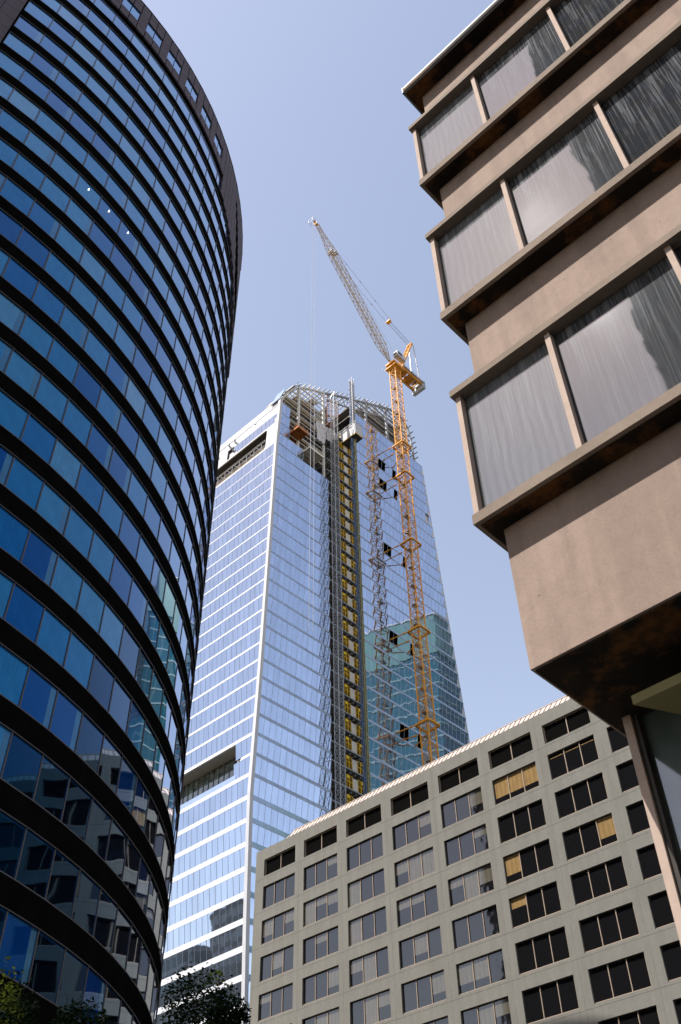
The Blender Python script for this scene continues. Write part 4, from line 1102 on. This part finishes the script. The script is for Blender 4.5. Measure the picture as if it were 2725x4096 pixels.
platform('loading_platform', 'pale wooden loading platform with a grey frame sticking out below the rusty one', 109.4, 114.2, 181.0, -117.8, -112.3, 'pale_deck', 'pale_deck')

# ================================================================== buildings that are only seen in the glass
def slab_tower(name, label, a, b_, fl, glassm, bandm, crown=None, bandh=0.7, rows_dir='both'):
    t = thing(name, label, 'tower', ((a[0]+b_[0])/2, (a[1]+b_[1])/2, -1.7))
    m = MB(); m.box(a, b_); m.build('tower_body', glassm, t)
    m = MB(); z = a[2]+fl; e = 0.12
    top = b_[2]-(crown or 0)
    while z < top:
        m.box((a[0]-e, a[1]-e, z), (b_[0]+e, b_[1]+e, z+bandh)); z += fl
    m.build('floor_band', bandm, t)
    if crown:
        m = MB(); m.box((a[0]-e*2, a[1]-e*2, top), (b_[0]+e*2, b_[1]+e*2, b_[2]-0.5)); m.box((a[0]-e*4, a[1]-e*4, b_[2]-0.5), (b_[0]+e*4, b_[1]+e*4, b_[2]), 1); m.build('crown', ['teal_roof', 'white'], t)
    m = MB(); x = a[0]+1.5
    while x < b_[0]: m.box((x, a[1]-e*0.8, a[2]), (x+0.08, b_[1]+e*0.8, b_[2]-(crown or 0)-0.01)); x += 3.0
    y = a[1]+1.5
    while y < b_[1]: m.box((a[0]-e*0.8, y, a[2]), (b_[0]+e*0.8, y+0.08, b_[2]-(crown or 0)-0.01)); y += 3.0
    m.build('mullion', bandm, t)
    return t
slab_tower('teal_glass_tower', 'teal glass tower with white floor lines mirrored in the skyscraper and the curved tower', (-94, 178, -1.7), (-49, 200, 174), 4.1, 'teal_glass', 'teal_band', 14, 0.42)
slab_tower('brown_stone_tower', 'brown stone tower mirrored in the streaky bay panes', (-9.75, -60, -1.7), (32, -28, 118), 3.6, 'brown', 'darkwin', None, 1.6)
slab_tower('dark_glass_block', 'dark office slab mirrored at the foot of the skyscraper, the lower wide one', (-300, -40, -1.7), (-205, 6, 78), 4.0, 'darkwin', 'steel_grey', None, 0.4)
slab_tower('grey_stepped_tower', 'grey green slim tower mirrored above the dark slab', (-232, -20, -1.7), (-216, 2, 100), 4.0, 'steel_grey', 'darkwin', None, 1.4)
slab_tower('grey_stepped_tower', 'grey green broad tower mirrored at the left of the slim one', (-262, -20, -1.7), (-243, 0, 92), 4.0, 'teal_glass', 'steel_grey', None, 1.0)

# ================================================================== street trees
def tree(label, base, h, r, n, seed, lean=(0, 0), leafs=0.11):
    rnd = random.Random(seed); x, y = base
    t = thing('street_tree', label, 'tree', (x, y, -1.7))
    m = MB(); top = Vector((x+lean[0]*0.4, y+lean[1]*0.4, h*0.55)); m.tube((x, y, -1.7), top, 0.17, 8, r2=0.10)
    cen = []
    for k in range(11):
        a = rnd.uniform(0, 2*pi); q = rnd.uniform(0.3, 1.0)*r
        e = Vector((x+lean[0]+cos(a)*q, y+lean[1]+sin(a)*q, h*rnd.uniform(0.55, 0.97))); s0 = Vector((x, y, -1.7)).lerp(top, rnd.uniform(0.6, 1)); mid = s0.lerp(e, 0.5)+Vector((0, 0, 0.25)); m.tube(s0, mid, 0.07, 6, r2=0.04); m.tube(mid, e, 0.04, 5, r2=0.012)
        cen.append((e, rnd.uniform(0.45, 0.95)*r*0.5)); cen.append((mid, r*0.35))
    m.build('trunk', 'bark', t)
    m = MB()
    for k in range(n):
        c_, rr = cen[rnd.randrange(len(cen))]
        d = Vector((rnd.gauss(0, 1), rnd.gauss(0, 1), rnd.gauss(0, 0.6)))
        if d.length > 1.4: d = d.normalized()*rnd.uniform(0.7, 1.4)
        p = c_+d*rr*0.6; s_ = leafs*rnd.uniform(0.6, 1.3)
        a = Vector((rnd.gauss(0, 1), rnd.gauss(0, 1), rnd.gauss(0, 0.6))).normalized(); b_ = a.cross(Vector((rnd.gauss(0, 1), rnd.gauss(0, 1), rnd.gauss(0, 1)))).normalized()
        m.face([p-a*s_, p-b_*s_*0.42, p+a*s_, p+b_*s_*0.42], 0, rnd.random())
    m.build('crown', 'leaf', t)

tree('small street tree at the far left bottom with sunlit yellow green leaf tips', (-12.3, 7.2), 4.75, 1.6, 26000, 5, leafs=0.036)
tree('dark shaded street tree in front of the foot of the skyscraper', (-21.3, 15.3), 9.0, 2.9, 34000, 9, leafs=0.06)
